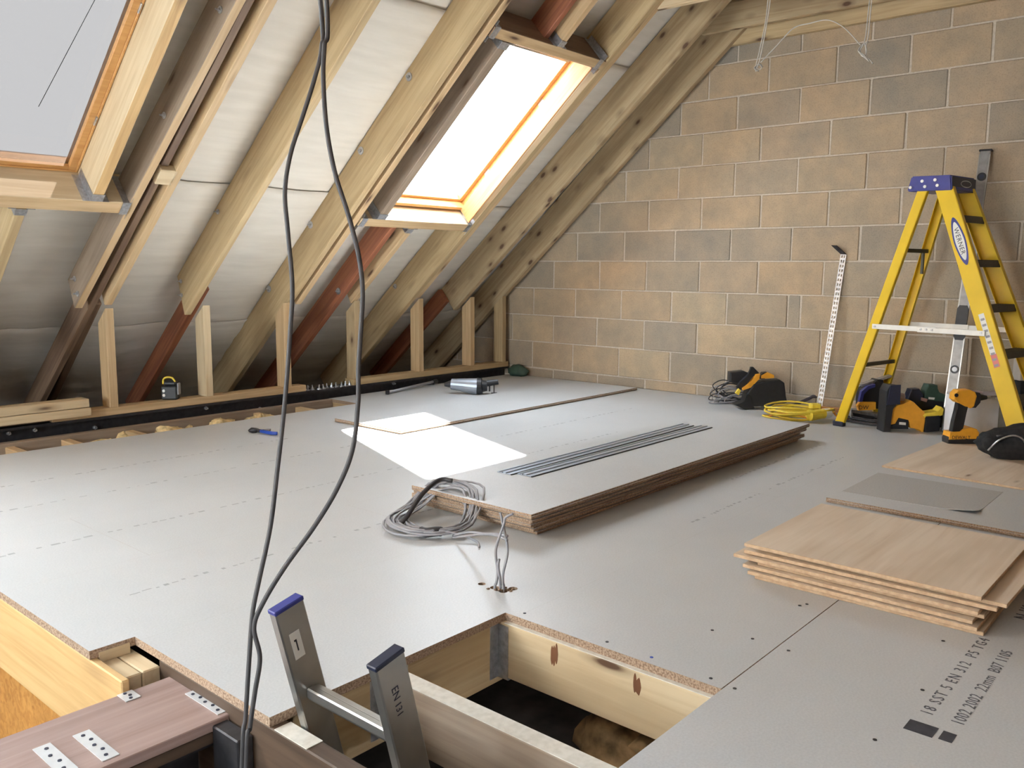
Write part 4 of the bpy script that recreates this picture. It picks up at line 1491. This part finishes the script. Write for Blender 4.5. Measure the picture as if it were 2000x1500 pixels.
# top cap
bm = BM()
pr = [(.295, 1.352), (.540, 1.345), (.530, 1.425), (.315, 1.432)]
a = [bm.verts.new(SP(q[0], .070, q[1])) for q in pr]
b_ = [bm.verts.new(SP(q[0], .36, q[1])) for q in pr]
bm.faces.new(a); bm.faces.new(b_[::-1])
for i in range(4): bm.faces.new((a[i], b_[i], b_[(i + 1) % 4], a[(i + 1) % 4]))
bmesh.ops.bevel(bm, geom=list(bm.edges), offset=.006, segments=2, affect='EDGES')
cap = obj('top_cap', bm, M['blue'], SL)
for q in ((.315, 1.372), (.395, 1.372), (.462, 1.374), (.378, 1.402), (.448, 1.404)):
    bm = BM()
    cyl(bm, SP(q[0], .0705, q[1]), SP(q[0], .0655, q[1]), .0085, seg=10)
    obj('cap_rivet', bm, M['white'], cap)
bm = BM()
box(bm, .5335, .5375, .078, .352, 1.350, 1.416, .001, M=SLM)
obj('cap_front_plate', bm, M['darknavy'], cap)
# oval on the cap front
def ellipse_plate(bm, c, ax, ay, nrm, ra, rb_, th, seg=28):
    vs0 = [bm.verts.new(c + ax * ra * math.cos(2 * PI * i / seg) + ay * rb_ * math.sin(2 * PI * i / seg)) for i in range(seg)]
    vs1 = [bm.verts.new(v.co + nrm * th) for v in vs0]
    bm.faces.new(vs1)
    bm.faces.new(vs0[::-1])
    for i in range(seg): bm.faces.new((vs0[i], vs0[(i + 1) % seg], vs1[(i + 1) % seg], vs1[i]))


bm = BM()
ellipse_plate(bm, SP(.5375, .235, 1.385), w_, Vector((0, 0, 1)), s_, .062, .019, .001)
obj('cap_emblem', bm, M['steel'], cap)
bm = BM()
ellipse_plate(bm, SP(.5386, .235, 1.385), w_, Vector((0, 0, 1)), s_, .056, .0145, .0006)
obj('cap_emblem_field', bm, M['darknavy'], cap)
# oval badge with lettering on near front rail
frn = fr['near']
L_ = frn.data.vertices
bpy.context.view_layer.update()
Mi = frn.matrix_local
# local x along rail (up), y ~ s, z outward/inward
zin = (Mi.to_3x3() @ Vector((0, 0, 1))).dot(w_)
zo = -1 if zin > 0 else 1
zf = zo * .0022
railL = (SP(.487, .085, ZT) - SP(1.025, 0, .02)).length
cxr = railL - .345
bm = BM()
def diamond(bm, c, ra, rb_, z0, z1):
    seg = 40
    pts = []
    for i in range(seg):
        t_ = 2 * PI * i / seg
        cx_, sy_ = math.cos(t_), math.sin(t_)
        pts.append((c[0] + ra * math.copysign(abs(cx_) ** 1.25, cx_), c[1] + rb_ * math.copysign(abs(sy_) ** 1.1, sy_)))
    A = [bm.verts.new((p[0], p[1], z0)) for p in pts]
    B = [bm.verts.new((p[0], p[1], z1)) for p in pts]
    bm.faces.new(A); bm.faces.new(B[::-1])
    for i in range(seg): bm.faces.new((A[i], A[(i + 1) % seg], B[(i + 1) % seg], B[i]))
diamond(bm, (cxr, 0), .135, .031, zf, zf + zo * .0006)
o = obj('badge', bm, M['blue'], frn)
bm = BM()
diamond(bm, (cxr, 0), .108, .023, zf + zo * .0006, zf + zo * .0010)
o = obj('badge_field', bm, M['label'], frn)
# lettering reads downwards
tx = Matrix((Vector((-1, 0, 0)), Vector((0, 1, 0)) * (1 if zo > 0 else 1), Vector((0, 0, -1)))).transposed().to_4x4()
if zo > 0: tx = Matrix((Vector((-1, 0, 0)), Vector((0, -1, 0)), Vector((0, 0, 1)))).transposed().to_4x4()
else: tx = Matrix((Vector((-1, 0, 0)), Vector((0, 1, 0)), Vector((0, 0, -1)))).transposed().to_4x4()
tdir = tx.to_3x3()
off = tdir @ Vector((0, -.0115, 0))
tx.translation = Vector((cxr, 0, zf + zo * .0012)) + off
text_mesh('badge_lettering', 'WERNER', .034, M['ink'], frn, tx, align='CENTER', spacing=1.15)
# white/red safety label lower down
bm = BM()
cx2 = railL - .88
box(bm, cx2 - .09, cx2 + .13, -.018, .010, min(zf, zf + zo * .0006), max(zf, zf + zo * .0006))
o = obj('safety_label', bm, M['label'], frn)
bm = BM()
box(bm, cx2 - .16, cx2 - .09, -.018, .012, min(zf, zf + zo * .0006), max(zf, zf + zo * .0006))
obj('red_label', bm, M['redlabel'], frn)
bm = BM()
for k in range(9):
    q = cx2 - .155 + k * .031
    box(bm, q, q + .012, -.014, .006, min(zf + zo * .0006, zf + zo * .0010), max(zf + zo * .0006, zf + zo * .0010))
obj('label_print', bm, M['greycable'], frn)

# ------------------------------------------------------------------ spirit level leaning on the wall
lv = empty('spirit_level', (-.30, -3.16, 0), 0, 'long aluminium spirit level leaning on the block wall behind the stepladder', 'level')
p0 = Vector((-.30, -3.135, .0)); p1 = Vector((-.033, -3.165, 1.60))
x = (p1 - p0).normalized(); y = Vector((0, -1, 0)); y = (y - x * y.dot(x)).normalized(); z_ = x.cross(y)
Lm = Matrix.Translation(-lv.location) @ basis(p0, x, y, z_)
bm = BM()
LL = (p1 - p0).length
box(bm, 0, LL, -.027, .027, -.012, .012, .002)
b1 = obj('level_body', bm, M['silver2'], lv, mw=Lm)
zc = 1 if z_.x < 0 else -1
bm = BM()
for sy in (-1, 1): box(bm, .02, LL - .02, sy * .027 - .003, sy * .027 + .003, zc * .012 - .001, zc * .012 + .003)
obj('edge_rib', bm, M['alu'], lv, mw=Lm)
for t_, dark in ((LL - .15, True), (.36, False)):
    bm = BM()
    cyl(bm, (t_, 0, zc * .0125), (t_, 0, zc * .016), .024, seg=20)
    o = obj('vial_ring', bm, M['black'], lv, mw=Lm)
    bm = BM()
    cyl(bm, (t_, 0, zc * .016), (t_, 0, zc * .0175), .014, seg=16)
    obj('vial', bm, M['card'] if not dark else M['darknavy'], lv, mw=Lm)
bm = BM()
prism(bm, [(.50, -.020), (.52, -.030), (.68, -.030), (.70, -.020), (.70, .020), (.68, .030), (.52, .030), (.50, .020)], zc * .005, zc * .022)
for v in bm.verts: v.co = Vector((v.co.x + .03, v.co.z, v.co.y))
obj('hand_grip', bm, M['black'], lv, mw=Lm)
bm = BM()
box(bm, LL - .002, LL + .010, -.034, .034, -.014, .014, .003)
obj('end_cap', bm, M['darksteel'], lv, mw=Lm)

# perforated restraint strap leaning on the wall
st = empty('steel_strap', (-.10, -2.31, 0), 0, 'bent perforated galvanised strap leaning on the block wall left of the stepladder', 'strap')
p0 = Vector((-.10, -2.305, .001)); p1 = Vector((-.006, -2.375, 1.02))
x = (p1 - p0).normalized(); y = Vector((0, -1, 0)); y = (y - x * y.dot(x)).normalized(); z_ = x.cross(y)
Sm = Matrix.Translation(-st.location) @ basis(p0, x, y, z_)
bm = BM()
LL = (p1 - p0).length
nh = 34
for s in (-1, 1): box(bm, 0, LL, s * .015 - .0035 if s > 0 else -.0185 + .0, s * .0185 if s > 0 else -.0115, -.002, .002)
for k in range(nh + 1):
    q = LL * k / nh
    box(bm, max(0, q - .007), min(LL, q + .007), -.0125, .0125, -.002, .002)
box(bm, 0, LL, -.003, .003, -.0019, .0019)
obj('strap', bm, M['steel'], st, mw=Sm)
bm = BM()
T = basis(Sm @ Vector((LL, 0, 0)), Vector((-.45, .55, .62)).normalized(), Sm.to_3x3() @ Vector((0, 1, 0)), Vector((-.45, .55, .62)).normalized().cross(Sm.to_3x3() @ Vector((0, 1, 0))).normalized())
box(bm, 0, .085, -.0185, .0185, -.002, .002, 0, M=T)
obj('bent_end', bm, M['darksteel'], st)

# ------------------------------------------------------------------ tools. local frame: x = to the right as seen from the stairwell, y = away, z = up
RZ = math.atan2(-.7543, .6567)


def tool(name, loc, label, cat, rz=0.0):
    return empty(name, loc, RZ + rz, label, cat)


def pp(name, parent, mat, outline, y0, y1, s, bev=.003, label=None, oz=0, ox=0):
    bm = BM()
    prism(bm, [((x - ox) * s, (oz - z) * s) for x, z in outline], y0, y1, bev=bev)
    return obj(name, bm, M[mat] if isinstance(mat, str) else mat, parent, label=label)


# impact driver: px coordinates (x right, y down) with scale
sc = .00272
t = tool('impact_driver', (-.76, -3.315, .0285), 'yellow and black cordless impact driver standing upright on its battery', 'power tool')
q = dict(s=sc, ox=1873, oz=872)
pp('battery', t, 'black', [(1845, 872), (1901, 873), (1903, 862), (1900, 856), (1846, 858), (1844, 864)], -.035, .035, bev=.004, **q)
pp('battery_collar', t, 'dyellow', [(1845, 864), (1901, 862), (1902, 850), (1897, 843), (1886, 840), (1876, 842), (1868, 849), (1847, 850)], -.037, .037, bev=.003, **q)
pp('handle', t, 'black', [(1853, 850), (1876, 850), (1873, 838), (1876, 815), (1882, 797), (1861, 793), (1862, 810), (1856, 830)], -.018, .018, bev=.006, **q)
pp('motor_housing', t, 'dyellow', [(1852, 776), (1858, 769), (1880, 768), (1890, 772), (1894, 780), (1890, 800), (1884, 804), (1874, 798), (1858, 793), (1851, 787)], -.030, .030, bev=.006, **q)
pp('gearbox', t, 'darksteel', [(1884, 771), (1900, 774), (1904, 781), (1902, 793), (1894, 803), (1888, 803), (1886, 790)], -.027, .027, bev=.005, **q)
bm = BM()
cyl(bm, ((1902 - 1873) * sc, 0, (872 - 784) * sc), ((1918 - 1873) * sc, 0, (872 - 784) * sc), .020, .010, seg=14)
obj('nose_cone', bm, M['black'], t)
bm = BM()
cyl(bm, ((1917 - 1873) * sc, 0, (872 - 784) * sc), ((1925 - 1873) * sc, 0, (872 - 784) * sc), .007, seg=10)
cyl(bm, ((1925 - 1873) * sc, 0, (872 - 784) * sc), ((1934 - 1873) * sc, 0, (872 - 785) * sc), .0035, seg=6)
obj('bit_holder', bm, M['steel'], t)
bm = BM()
box(bm, .010, .022, -.008, .008, .155, .180, .003)
obj('trigger', bm, M['black'], t)
text_mesh('battery_lettering', 'DEWALT', .024, M['black'], t, basis((-.062, -.0378, .026), (1, 0, 0), (0, 0, 1), (0, -1, 0)))
bm = BM()
cyl(bm, (-.052, -.030, .255), (-.052, -.034, .255), .010, seg=12)
obj('emblem_disc', bm, M['black'], t)

# jigsaw/planer body (yellow) left of white box
sc = .00296
t = tool('cordless_saw', (-.43, -2.97, .0005), 'yellow cordless saw with a black upright foot and black battery right of the ladder leg', 'power tool')
q = dict(s=sc, ox=1778, oz=845)
pp('base_plate', t, 'black', [(1720, 845), (1733, 845), (1734, 800), (1742, 790), (1747, 755), (1727, 753), (1721, 765)], -.05, .05, bev=.004, **q)
pp('body', t, 'dyellow', [(1733, 800), (1745, 793), (1765, 789), (1770, 783), (1778, 787), (1788, 797), (1800, 806), (1802, 820), (1800, 846), (1796, 846), (1792, 838), (1775, 838), (1770, 820), (1748, 815), (1744, 830), (1733, 832)], -.035, .035, bev=.006, **q)
pp('handle_opening', t, 'black', [(1747, 818), (1770, 822), (1771, 840), (1733, 840), (1734, 834), (1745, 832)], -.030, .030, bev=.003, **q)
pp('battery', t, 'black', [(1801, 814), (1828, 812), (1832, 818), (1830, 843), (1802, 846)], -.040, .040, bev=.006, **q)
pp('battery_rim', t, 'cyellow', [(1796, 813), (1800, 808), (1826, 805), (1832, 796), (1836, 800), (1834, 812), (1828, 814), (1800, 817)], -.037, .037, bev=.003, **q)
pp('guard', t, 'darknavy', [(1727, 753), (1747, 752), (1748, 790), (1722, 792)], -.055, -.045, bev=.002, **q)
bm = BM()
cyl(bm, ((1748 - 1778) * sc, .02, (845 - 778) * sc), ((1765 - 1778) * sc, .02, (845 - 780) * sc), .026, .022, seg=14)
obj('collar', bm, plain('pinkish_metal', (.45, .36, .33), .4, .4), t)
pp('pad_print', t, 'white', [(1752, 826), (1765, 827), (1765, 832), (1752, 831)], -.0310, -.0300, bev=0, **q)

# dark tool heap behind it
sc = .0031
t = tool('multi_tool', (-.20, -3.02, .0005), 'dark cordless tool lying behind the yellow saw with a black battery', 'power tool')
q = dict(s=sc, ox=1805, oz=838)
pp('body', t, 'black', [(1765, 838), (1768, 790), (1780, 780), (1805, 790), (1830, 788), (1836, 800), (1834, 838)], -.03, .05, bev=.01, **q)
pp('head', t, 'darknavy', [(1752, 790), (1760, 765), (1775, 764), (1783, 776), (1780, 795), (1765, 800)], -.03, .04, bev=.008, **q)
pp('rear_battery', t, 'green', [(1786, 786), (1789, 768), (1793, 756), (1810, 757), (1812, 772), (1826, 775), (1836, 785), (1832, 796), (1790, 796)], -.02, .05, bev=.006, **q)
pp('release_tab', t, plain('pink_tab', (.42, .24, .20), .6), [(1778, 780), (1790, 783), (1788, 789), (1778, 786)], -.04, -.02, bev=.001, **q)
pp('vent_strip', t, 'white', [(1794, 780), (1806, 781), (1805, 785), (1794, 784)], -.0220, -.020, bev=0, **q)

# mitre-type tool behind the ladder leg
sc = .00312
t = tool('chop_saw', (-.30, -2.70, .0005), 'dark saw with a grey base plate and yellow panel behind the ladder leg', 'power tool')
q = dict(s=sc, ox=1690, oz=826)
pp('sole', t, 'steel', [(1650, 800), (1720, 812), (1720, 824), (1705, 826), (1650, 816)], -.02, .10, bev=.002, **q)
pp('sole_front', t, 'black', [(1652, 806), (1720, 818), (1720, 826), (1654, 812)], -.035, -.02, bev=.002, **q)
pp('motor', t, 'black', [(1672, 784), (1672, 762), (1690, 756), (1700, 742), (1712, 743), (1716, 765), (1720, 775), (1720, 800), (1672, 800)], .0, .09, bev=.008, **q)
pp('blade_guard', t, 'blue', [(1664, 790), (1668, 765), (1680, 754), (1694, 750), (1694, 756), (1682, 760), (1673, 770), (1670, 790)], -.02, .01, bev=.001, **q)
pp('yellow_panel', t, 'dyellow', [(1660, 792), (1665, 785), (1696, 785), (1697, 800), (1664, 802)], -.03, .0, bev=.003, **q)
pp('carry_arm', t, 'steel', [(1671, 753), (1730, 734), (1731, 738), (1674, 757)], .02, .07, bev=.001, **q)
text_mesh('panel_lettering', 'DW', .034, M['black'], t, basis((-.085, -.0308, .084), (1, 0, 0), (0, 0, 1), (0, -1, 0)))

# circular saw with black case left of the strap
sc = .0033
t = tool('circular_saw', (-.27, -1.97, .0005), 'black and yellow circular saw lying by the wall beside a fan of grey cables', 'power tool')
q = dict(s=sc, ox=1510, oz=806)
pp('guard', t, 'black', [(1482, 800), (1478, 775), (1492, 755), (1515, 748), (1545, 746), (1554, 752), (1557, 775), (1562, 792), (1545, 798), (1500, 800)], -.05, .05, bev=.010, **q)
pp('motor', t, 'black', [(1448, 752), (1448, 733), (1475, 730), (1490, 736), (1490, 752), (1460, 756)], .0, .08, bev=.010, **q)
pp('handle', t, 'black', [(1460, 762), (1466, 752), (1484, 736), (1487, 721), (1492, 721), (1504, 733), (1500, 738), (1492, 738), (1474, 765), (1464, 770)], -.03, .0, bev=.005, **q)
pp('yellow_housing', t, 'dyellow', [(1470, 764), (1490, 748), (1496, 735), (1505, 734), (1504, 744), (1488, 762), (1472, 768)], -.045, -.01, bev=.004, **q)
pp('front_grip', t, 'dyellow', [(1508, 738), (1520, 731), (1534, 737), (1535, 743), (1520, 744), (1508, 744)], -.03, .02, bev=.004, **q)
pp('grip_end', t, 'black', [(1502, 745), (1512, 732), (1520, 731), (1516, 746)], -.028, .022, bev=.003, **q)
pp('sole', t, 'black', [(1456, 797), (1475, 790), (1478, 775), (1487, 778), (1488, 792), (1495, 802), (1478, 806)], -.06, .04, bev=.003, **q)
pp('battery_contact', t, 'cyellow', [(1457, 774), (1463, 764), (1468, 768), (1464, 778)], -.045, -.02, bev=.003, **q)
# lever/spanner to its right
t = tool('pry_bar', (-.10, -2.17, .0005), 'short dark bar propped against the wall between saw and strap', 'bar')
bm = BM()
tube(bm, spline([(-.07, .0, .008), (.0, .01, .035), (.07, .02, .065), (.10, .03, .078), (.125, .035, .075)], 5), .011, 8)
obj('bar', bm, plain('greyish_bar', (.10, .09, .11), .5, .3), t)

# grey cable fan
t = tool('cable_fan', (-.20, -1.72, .0005), 'splayed bundle of grey and dark cables against the wall', 'cable')
rg = random.Random(14)
for mat, nn, nm_ in (('greycable', 12, 'grey_strands'), ('darkcable', 8, 'dark_strands')):
    bm = BM()
    for k in range(nn):
        x0_, z0_ = .16, .035 + rg.uniform(-.01, .01)
        L2 = rg.uniform(.18, .30)
        zh = rg.uniform(.01, .17)
        yo = rg.uniform(-.05, .05)
        tip = Vector((x0_ - L2, yo, max(.006, zh * .9)))
        pts_ = [(x0_, rg.uniform(-.01, .01), z0_), (x0_ - L2 * .35, yo * .5, z0_ + zh * .55), (x0_ - L2 * .75, yo, z0_ * .3 + zh * .95), tuple(tip), (x0_ - L2 - .015, yo + .01, max(.005, tip.z - .035)), (x0_ - L2 * .8, yo - .01, max(.005, tip.z * .4)), (x0_ - L2 * .3, yo * .4, .012 + rg.uniform(0, .02)), (x0_, 0, z0_ - .01)]
        tube(bm, spline(pts_, 5), .0038, 5)
    obj(nm_, bm, M[mat], t, smooth=True)

# yellow extension lead
t = tool('extension_lead', (-.50, -2.33, .0005), 'coiled yellow extension lead with a yellow and clear socket', 'cable')
bm = BM()
for k in range(9):
    cx = rg.uniform(-.04, .03); cy = rg.uniform(-.03, .03)
    ra = rg.uniform(.12, .22); rb_ = rg.uniform(.07, .14)
    h0 = .007 + .009 * k
    ph = rg.uniform(0, 6)
    pts_ = [(cx + ra * math.cos(a_), cy + rb_ * math.sin(a_), h0 + .008 * math.sin(a_ * 2 + ph)) for a_ in [2 * PI * i / 18 for i in range(19)]]
    tube(bm, [Vector((p[0], p[1], max(.006, p[2]))) for p in pts_], .0058, 6)
obj('lead_loops', bm, M['cyellow'], t, smooth=True)
bm = BM()
tube(bm, spline([(-.19, -.02, .02), (-.12, -.06, .045), (.0, -.09, .03), (.06, -.10, .01)], 6), .0058, 6)
tube(bm, spline([(.12, .02, .075), (.2, .0, .06), (.24, -.03, .02), (.30, -.05, .007)], 6), .0058, 6)
obj('orange_strand', bm, M['orangecable'], t, smooth=True)
bm = BM()
cyl(bm, (.045, -.115, .045), (.13, -.085, .050), .030, seg=14)
cyl(bm, (.03, -.12, .045), (.045, -.115, .045), .036, seg=14)
obj('socket', bm, M['cyellow'], t)
bm = BM()
cyl(bm, (.13, -.085, .05), (.17, -.070, .052), .032, .028, seg=14)
obj('socket_collar', bm, M['label'], t)
bm = BM()
box(bm, .07, .13, -.04, .02, .062, .10, .006)
obj('plug', bm, M['cyellow'], t)
# scraps behind: timber offcut and dark lead around ladder leg
o = timber('offcut_timber', (-.16, -2.33, .012), (-.12, -2.72, .012), (0, 0, 1), .05, .03, M['pine_orange'])
tag(o, 'small reddish timber offcut at the wall foot left of the stepladder leg', 'timber')
bm = BM()
for k in range(5):
    c = Vector((-.36, -2.70, .008 + .007 * k))
    ra = rg.uniform(.09, .14)
    pts_ = [c + Vector((s_.x, s_.y, 0)) * ra * 1.3 * math.cos(a_) + Vector((w_.x, w_.y, 0)) * ra * .5 * math.sin(a_) for a_ in [2 * PI * i / 16 for i in range(17)]]
    tube(bm, pts_, .004, 5)
tag(obj('cable_loop', bm, M['darkcable'], smooth=True), 'small dark coil of lead on the floor behind the ladder leg', 'cable')

# white box
t = tool('white_box', (-.40, -3.315, .0285), 'white cardboard box behind the impact driver', 'box', .10)
bm = BM()
box(bm, -.13, .085, -.05, .11, 0, .205, .003)
obj('carton', bm, M['card'], t)
bm = BM()
box(bm, .0855, .150, -.045, .11, 0, .195, .002)
obj('box_side', bm, M['brownbox'], t, label='grey side flap')
bm = BM()
box(bm, -.12, .16, -.03, .12, .206, .216, .002)
obj('lid', bm, plain('lid_paper', (.50, .45, .46), .8), t)
bm = BM()
box(bm, -.02, .05, .05, .10, .2165, .225, .002)
obj('paper', bm, plain('pink_paper', (.55, .42, .42), .8), t)

# black bag
t = tool('tool_bag', (-.955, -3.635, .0285), 'black fabric tool bag slumped on the plywood at the right edge', 'bag')
bm = BM()
rr = bmesh.ops.create_icosphere(bm, subdivisions=4, radius=1)
for v in rr['verts']:
    p = v.co.copy()
    n = noise.fractal(p * 1.7 + Vector((4, 2, 0)), 1, 2, 4)
    k = 1 + .16 * n
    zz = max(-.72, p.z)
    v.co = Vector((p.x * .27 * k + .05, p.y * .10 * k, (zz + .72) * .095 * (k if zz > -.7 else 1) * (1.0 + .25 * max(0, p.x))))
obj('bag_body', bm, M['rubber'], t, smooth=True)
bm = BM()
tube(bm, spline([(-.19, -.05, .045), (-.16, -.08, .10), (-.10, -.09, .125), (-.05, -.09, .105), (-.03, -.08, .06)], 6), .0045, 6)
obj('carry_strap', bm, M['steel'], t, smooth=True, label='grey wire loop')
bm = BM()
tube(bm, spline([(-.15, -.04, .11), (.0, -.05, .15), (.12, -.05, .16), (.2, -.04, .13)], 6), .008, 6)
obj('zip', bm, M['darksteel'], t, smooth=True)

# dark hose / case leaning at right edge behind ladder
t = tool('black_case', (-.15, -3.56, .0005), 'tall dark case standing against the wall at the right edge behind the stepladder', 'case')
bm = BM()
prism(bm, [(-.06, .53), (-.06, .76), (-.04, .82), (0, .855), (.05, .865), (.13, .865), (.13, .53)], -.03, .07, bev=.01)
obj('case_top', bm, M['rubber'], t)
bm = BM()
prism(bm, [(-.13, .32), (-.13, .53), (.13, .53), (.13, .32)], -.02, .06, bev=.006)
obj('case_panel', bm, plain('grey_panel', (.40, .37, .33), .6), t)
bm = BM()
prism(bm, [(-.13, 0), (-.13, .315), (.13, .315), (.13, 0)], -.03, .07, bev=.006)
obj('case_base', bm, M['rubber'], t)
bm = BM()
tube(bm, spline([(-.085, -.02, .62), (-.09, -.02, .74), (-.06, -.02, .84), (.0, -.02, .885), (.06, -.02, .895)], 6), .007, 6)
obj('piping', bm, M['greycable'], t, smooth=True)

# silver power tool and bar near the far corner
sc = .00375
t = tool('silver_power_tool', (-1.10, -.13, .0005), 'silver grey cylindrical power tool with black handle lying near the far corner', 'power tool')
bm = BM()
cyl(bm, (-.165, .01, .070), (.030, -.01, .055), .040, .062, seg=20)
obj('barrel', bm, M['silver'], t, smooth=False)
bm = BM()
cyl(bm, (-.215, .015, .066), (-.165, .01, .070), .014, .028, seg=12)
obj('nozzle', bm, M['darksteel'], t)
bm = BM()
cyl(bm, (.030, -.01, .058), (.062, -.012, .060), .064, .058, seg=20)
cyl(bm, (.062, -.012, .060), (.098, -.012, .062), .045, .038, seg=16)
obj('motor_cap', bm, M['black'], t)
bm = BM()
cyl(bm, (.098, -.012, .080), (.18, -.012, .092), .024, .020, seg=12)
box(bm, .110, .122, -.02, -.004, .02, .08, .003)
box(bm, .128, .172, -.025, .0, .0005, .012, .002)
box(bm, .145, .153, -.016, -.008, .01, .08, .002)
obj('rear_handle', bm, M['black'], t)
t = empty('steel_bar', (-1.25, .37, .0005), 0, 'long thin steel bar with a black socket end on the floor near the far corner', 'bar')
bm = BM()
tube(bm, [(-.30, -.06, .012), (.28, .05, .028)], .011, 8)
obj('bar_shaft', bm, M['silver'], t)
bm = BM()
cyl(bm, (.26, .045, .024), (.31, .057, .026), .019, seg=12)
obj('socket_end', bm, M['black'], t)
bm = BM()
box(bm, -.312, -.292, -.078, -.05, .0, .03, .003)
obj('bar_foot', bm, M['darksteel'], t)

# end nippers
t = tool('pincers', (-2.99, -.34, .0005), 'steel end pincers with blue handles on the floor left of the cables', 'pincers')
bm = BM()
lump(bm, (-.075, .02, .014), (.032, .022, .016), 2, .25, 2)
cyl(bm, (-.05, .015, .012), (-.015, -.0, .012), .010, seg=8)
obj('jaws', bm, M['darksteel'], t)
bm = BM()
tube(bm, spline([(-.03, .005, .012), (.0, -.02, .012), (.04, -.05, .012), (.075, -.06, .012)], 6), .010, 8)
obj('grip', bm, M['bluecap'], t, smooth=True, label='blue handle')
bm = BM()
tube(bm, spline([(-.03, .01, .012), (-.015, .03, .012), (.0, .045, .012), (.01, .045, .012)], 6), .008, 8)
obj('short_grip', bm, M['greycable'], t, smooth=True)

# laser level on the sole plate
t = tool('laser_level', (-3.085, .525, PZ1 + .0005), 'small black laser level with pale yellow top on the sole plate', 'laser level')
sc = .0033
bm = BM()
box(bm, -.052, .045, -.03, .03, 0, .085, .008)
obj('body', bm, M['black'], t)
bm = BM()
box(bm, -.040, .040, -.026, .026, .085, .115, .010)
obj('head', bm, M['black'], t)
bm = BM()
tube(bm, spline([(-.038, -.02, .095), (-.034, -.022, .125), (-.01, -.022, .138), (.02, -.022, .132), (.036, -.022, .110)], 5), .006, 6)
obj('yellow_trim', bm, M['cyellow'], t, smooth=True)
bm = BM()
for zz in (.028, .055): cyl(bm, (-.032, -.0305, zz), (-.032, -.034, zz), .009, seg=12)
obj('lens', bm, M['label'], t)
bm = BM()
box(bm, .044, .052, -.02, .02, .03, .10, .002)
obj('mount', bm, M['greycable'], t)

# green bag in the far corner
bm = BM()
lump(bm, (-.07, .33, .040), (.05, .10, .055), 8, .3)
for v in bm.verts: v.co.z = max(.0008, v.co.z); v.co.x = min(v.co.x, -.012)
tag(obj('green_bag', bm, M['green'], smooth=True), 'small dark green sack in the far corner at the foot of the block wall', 'bag')
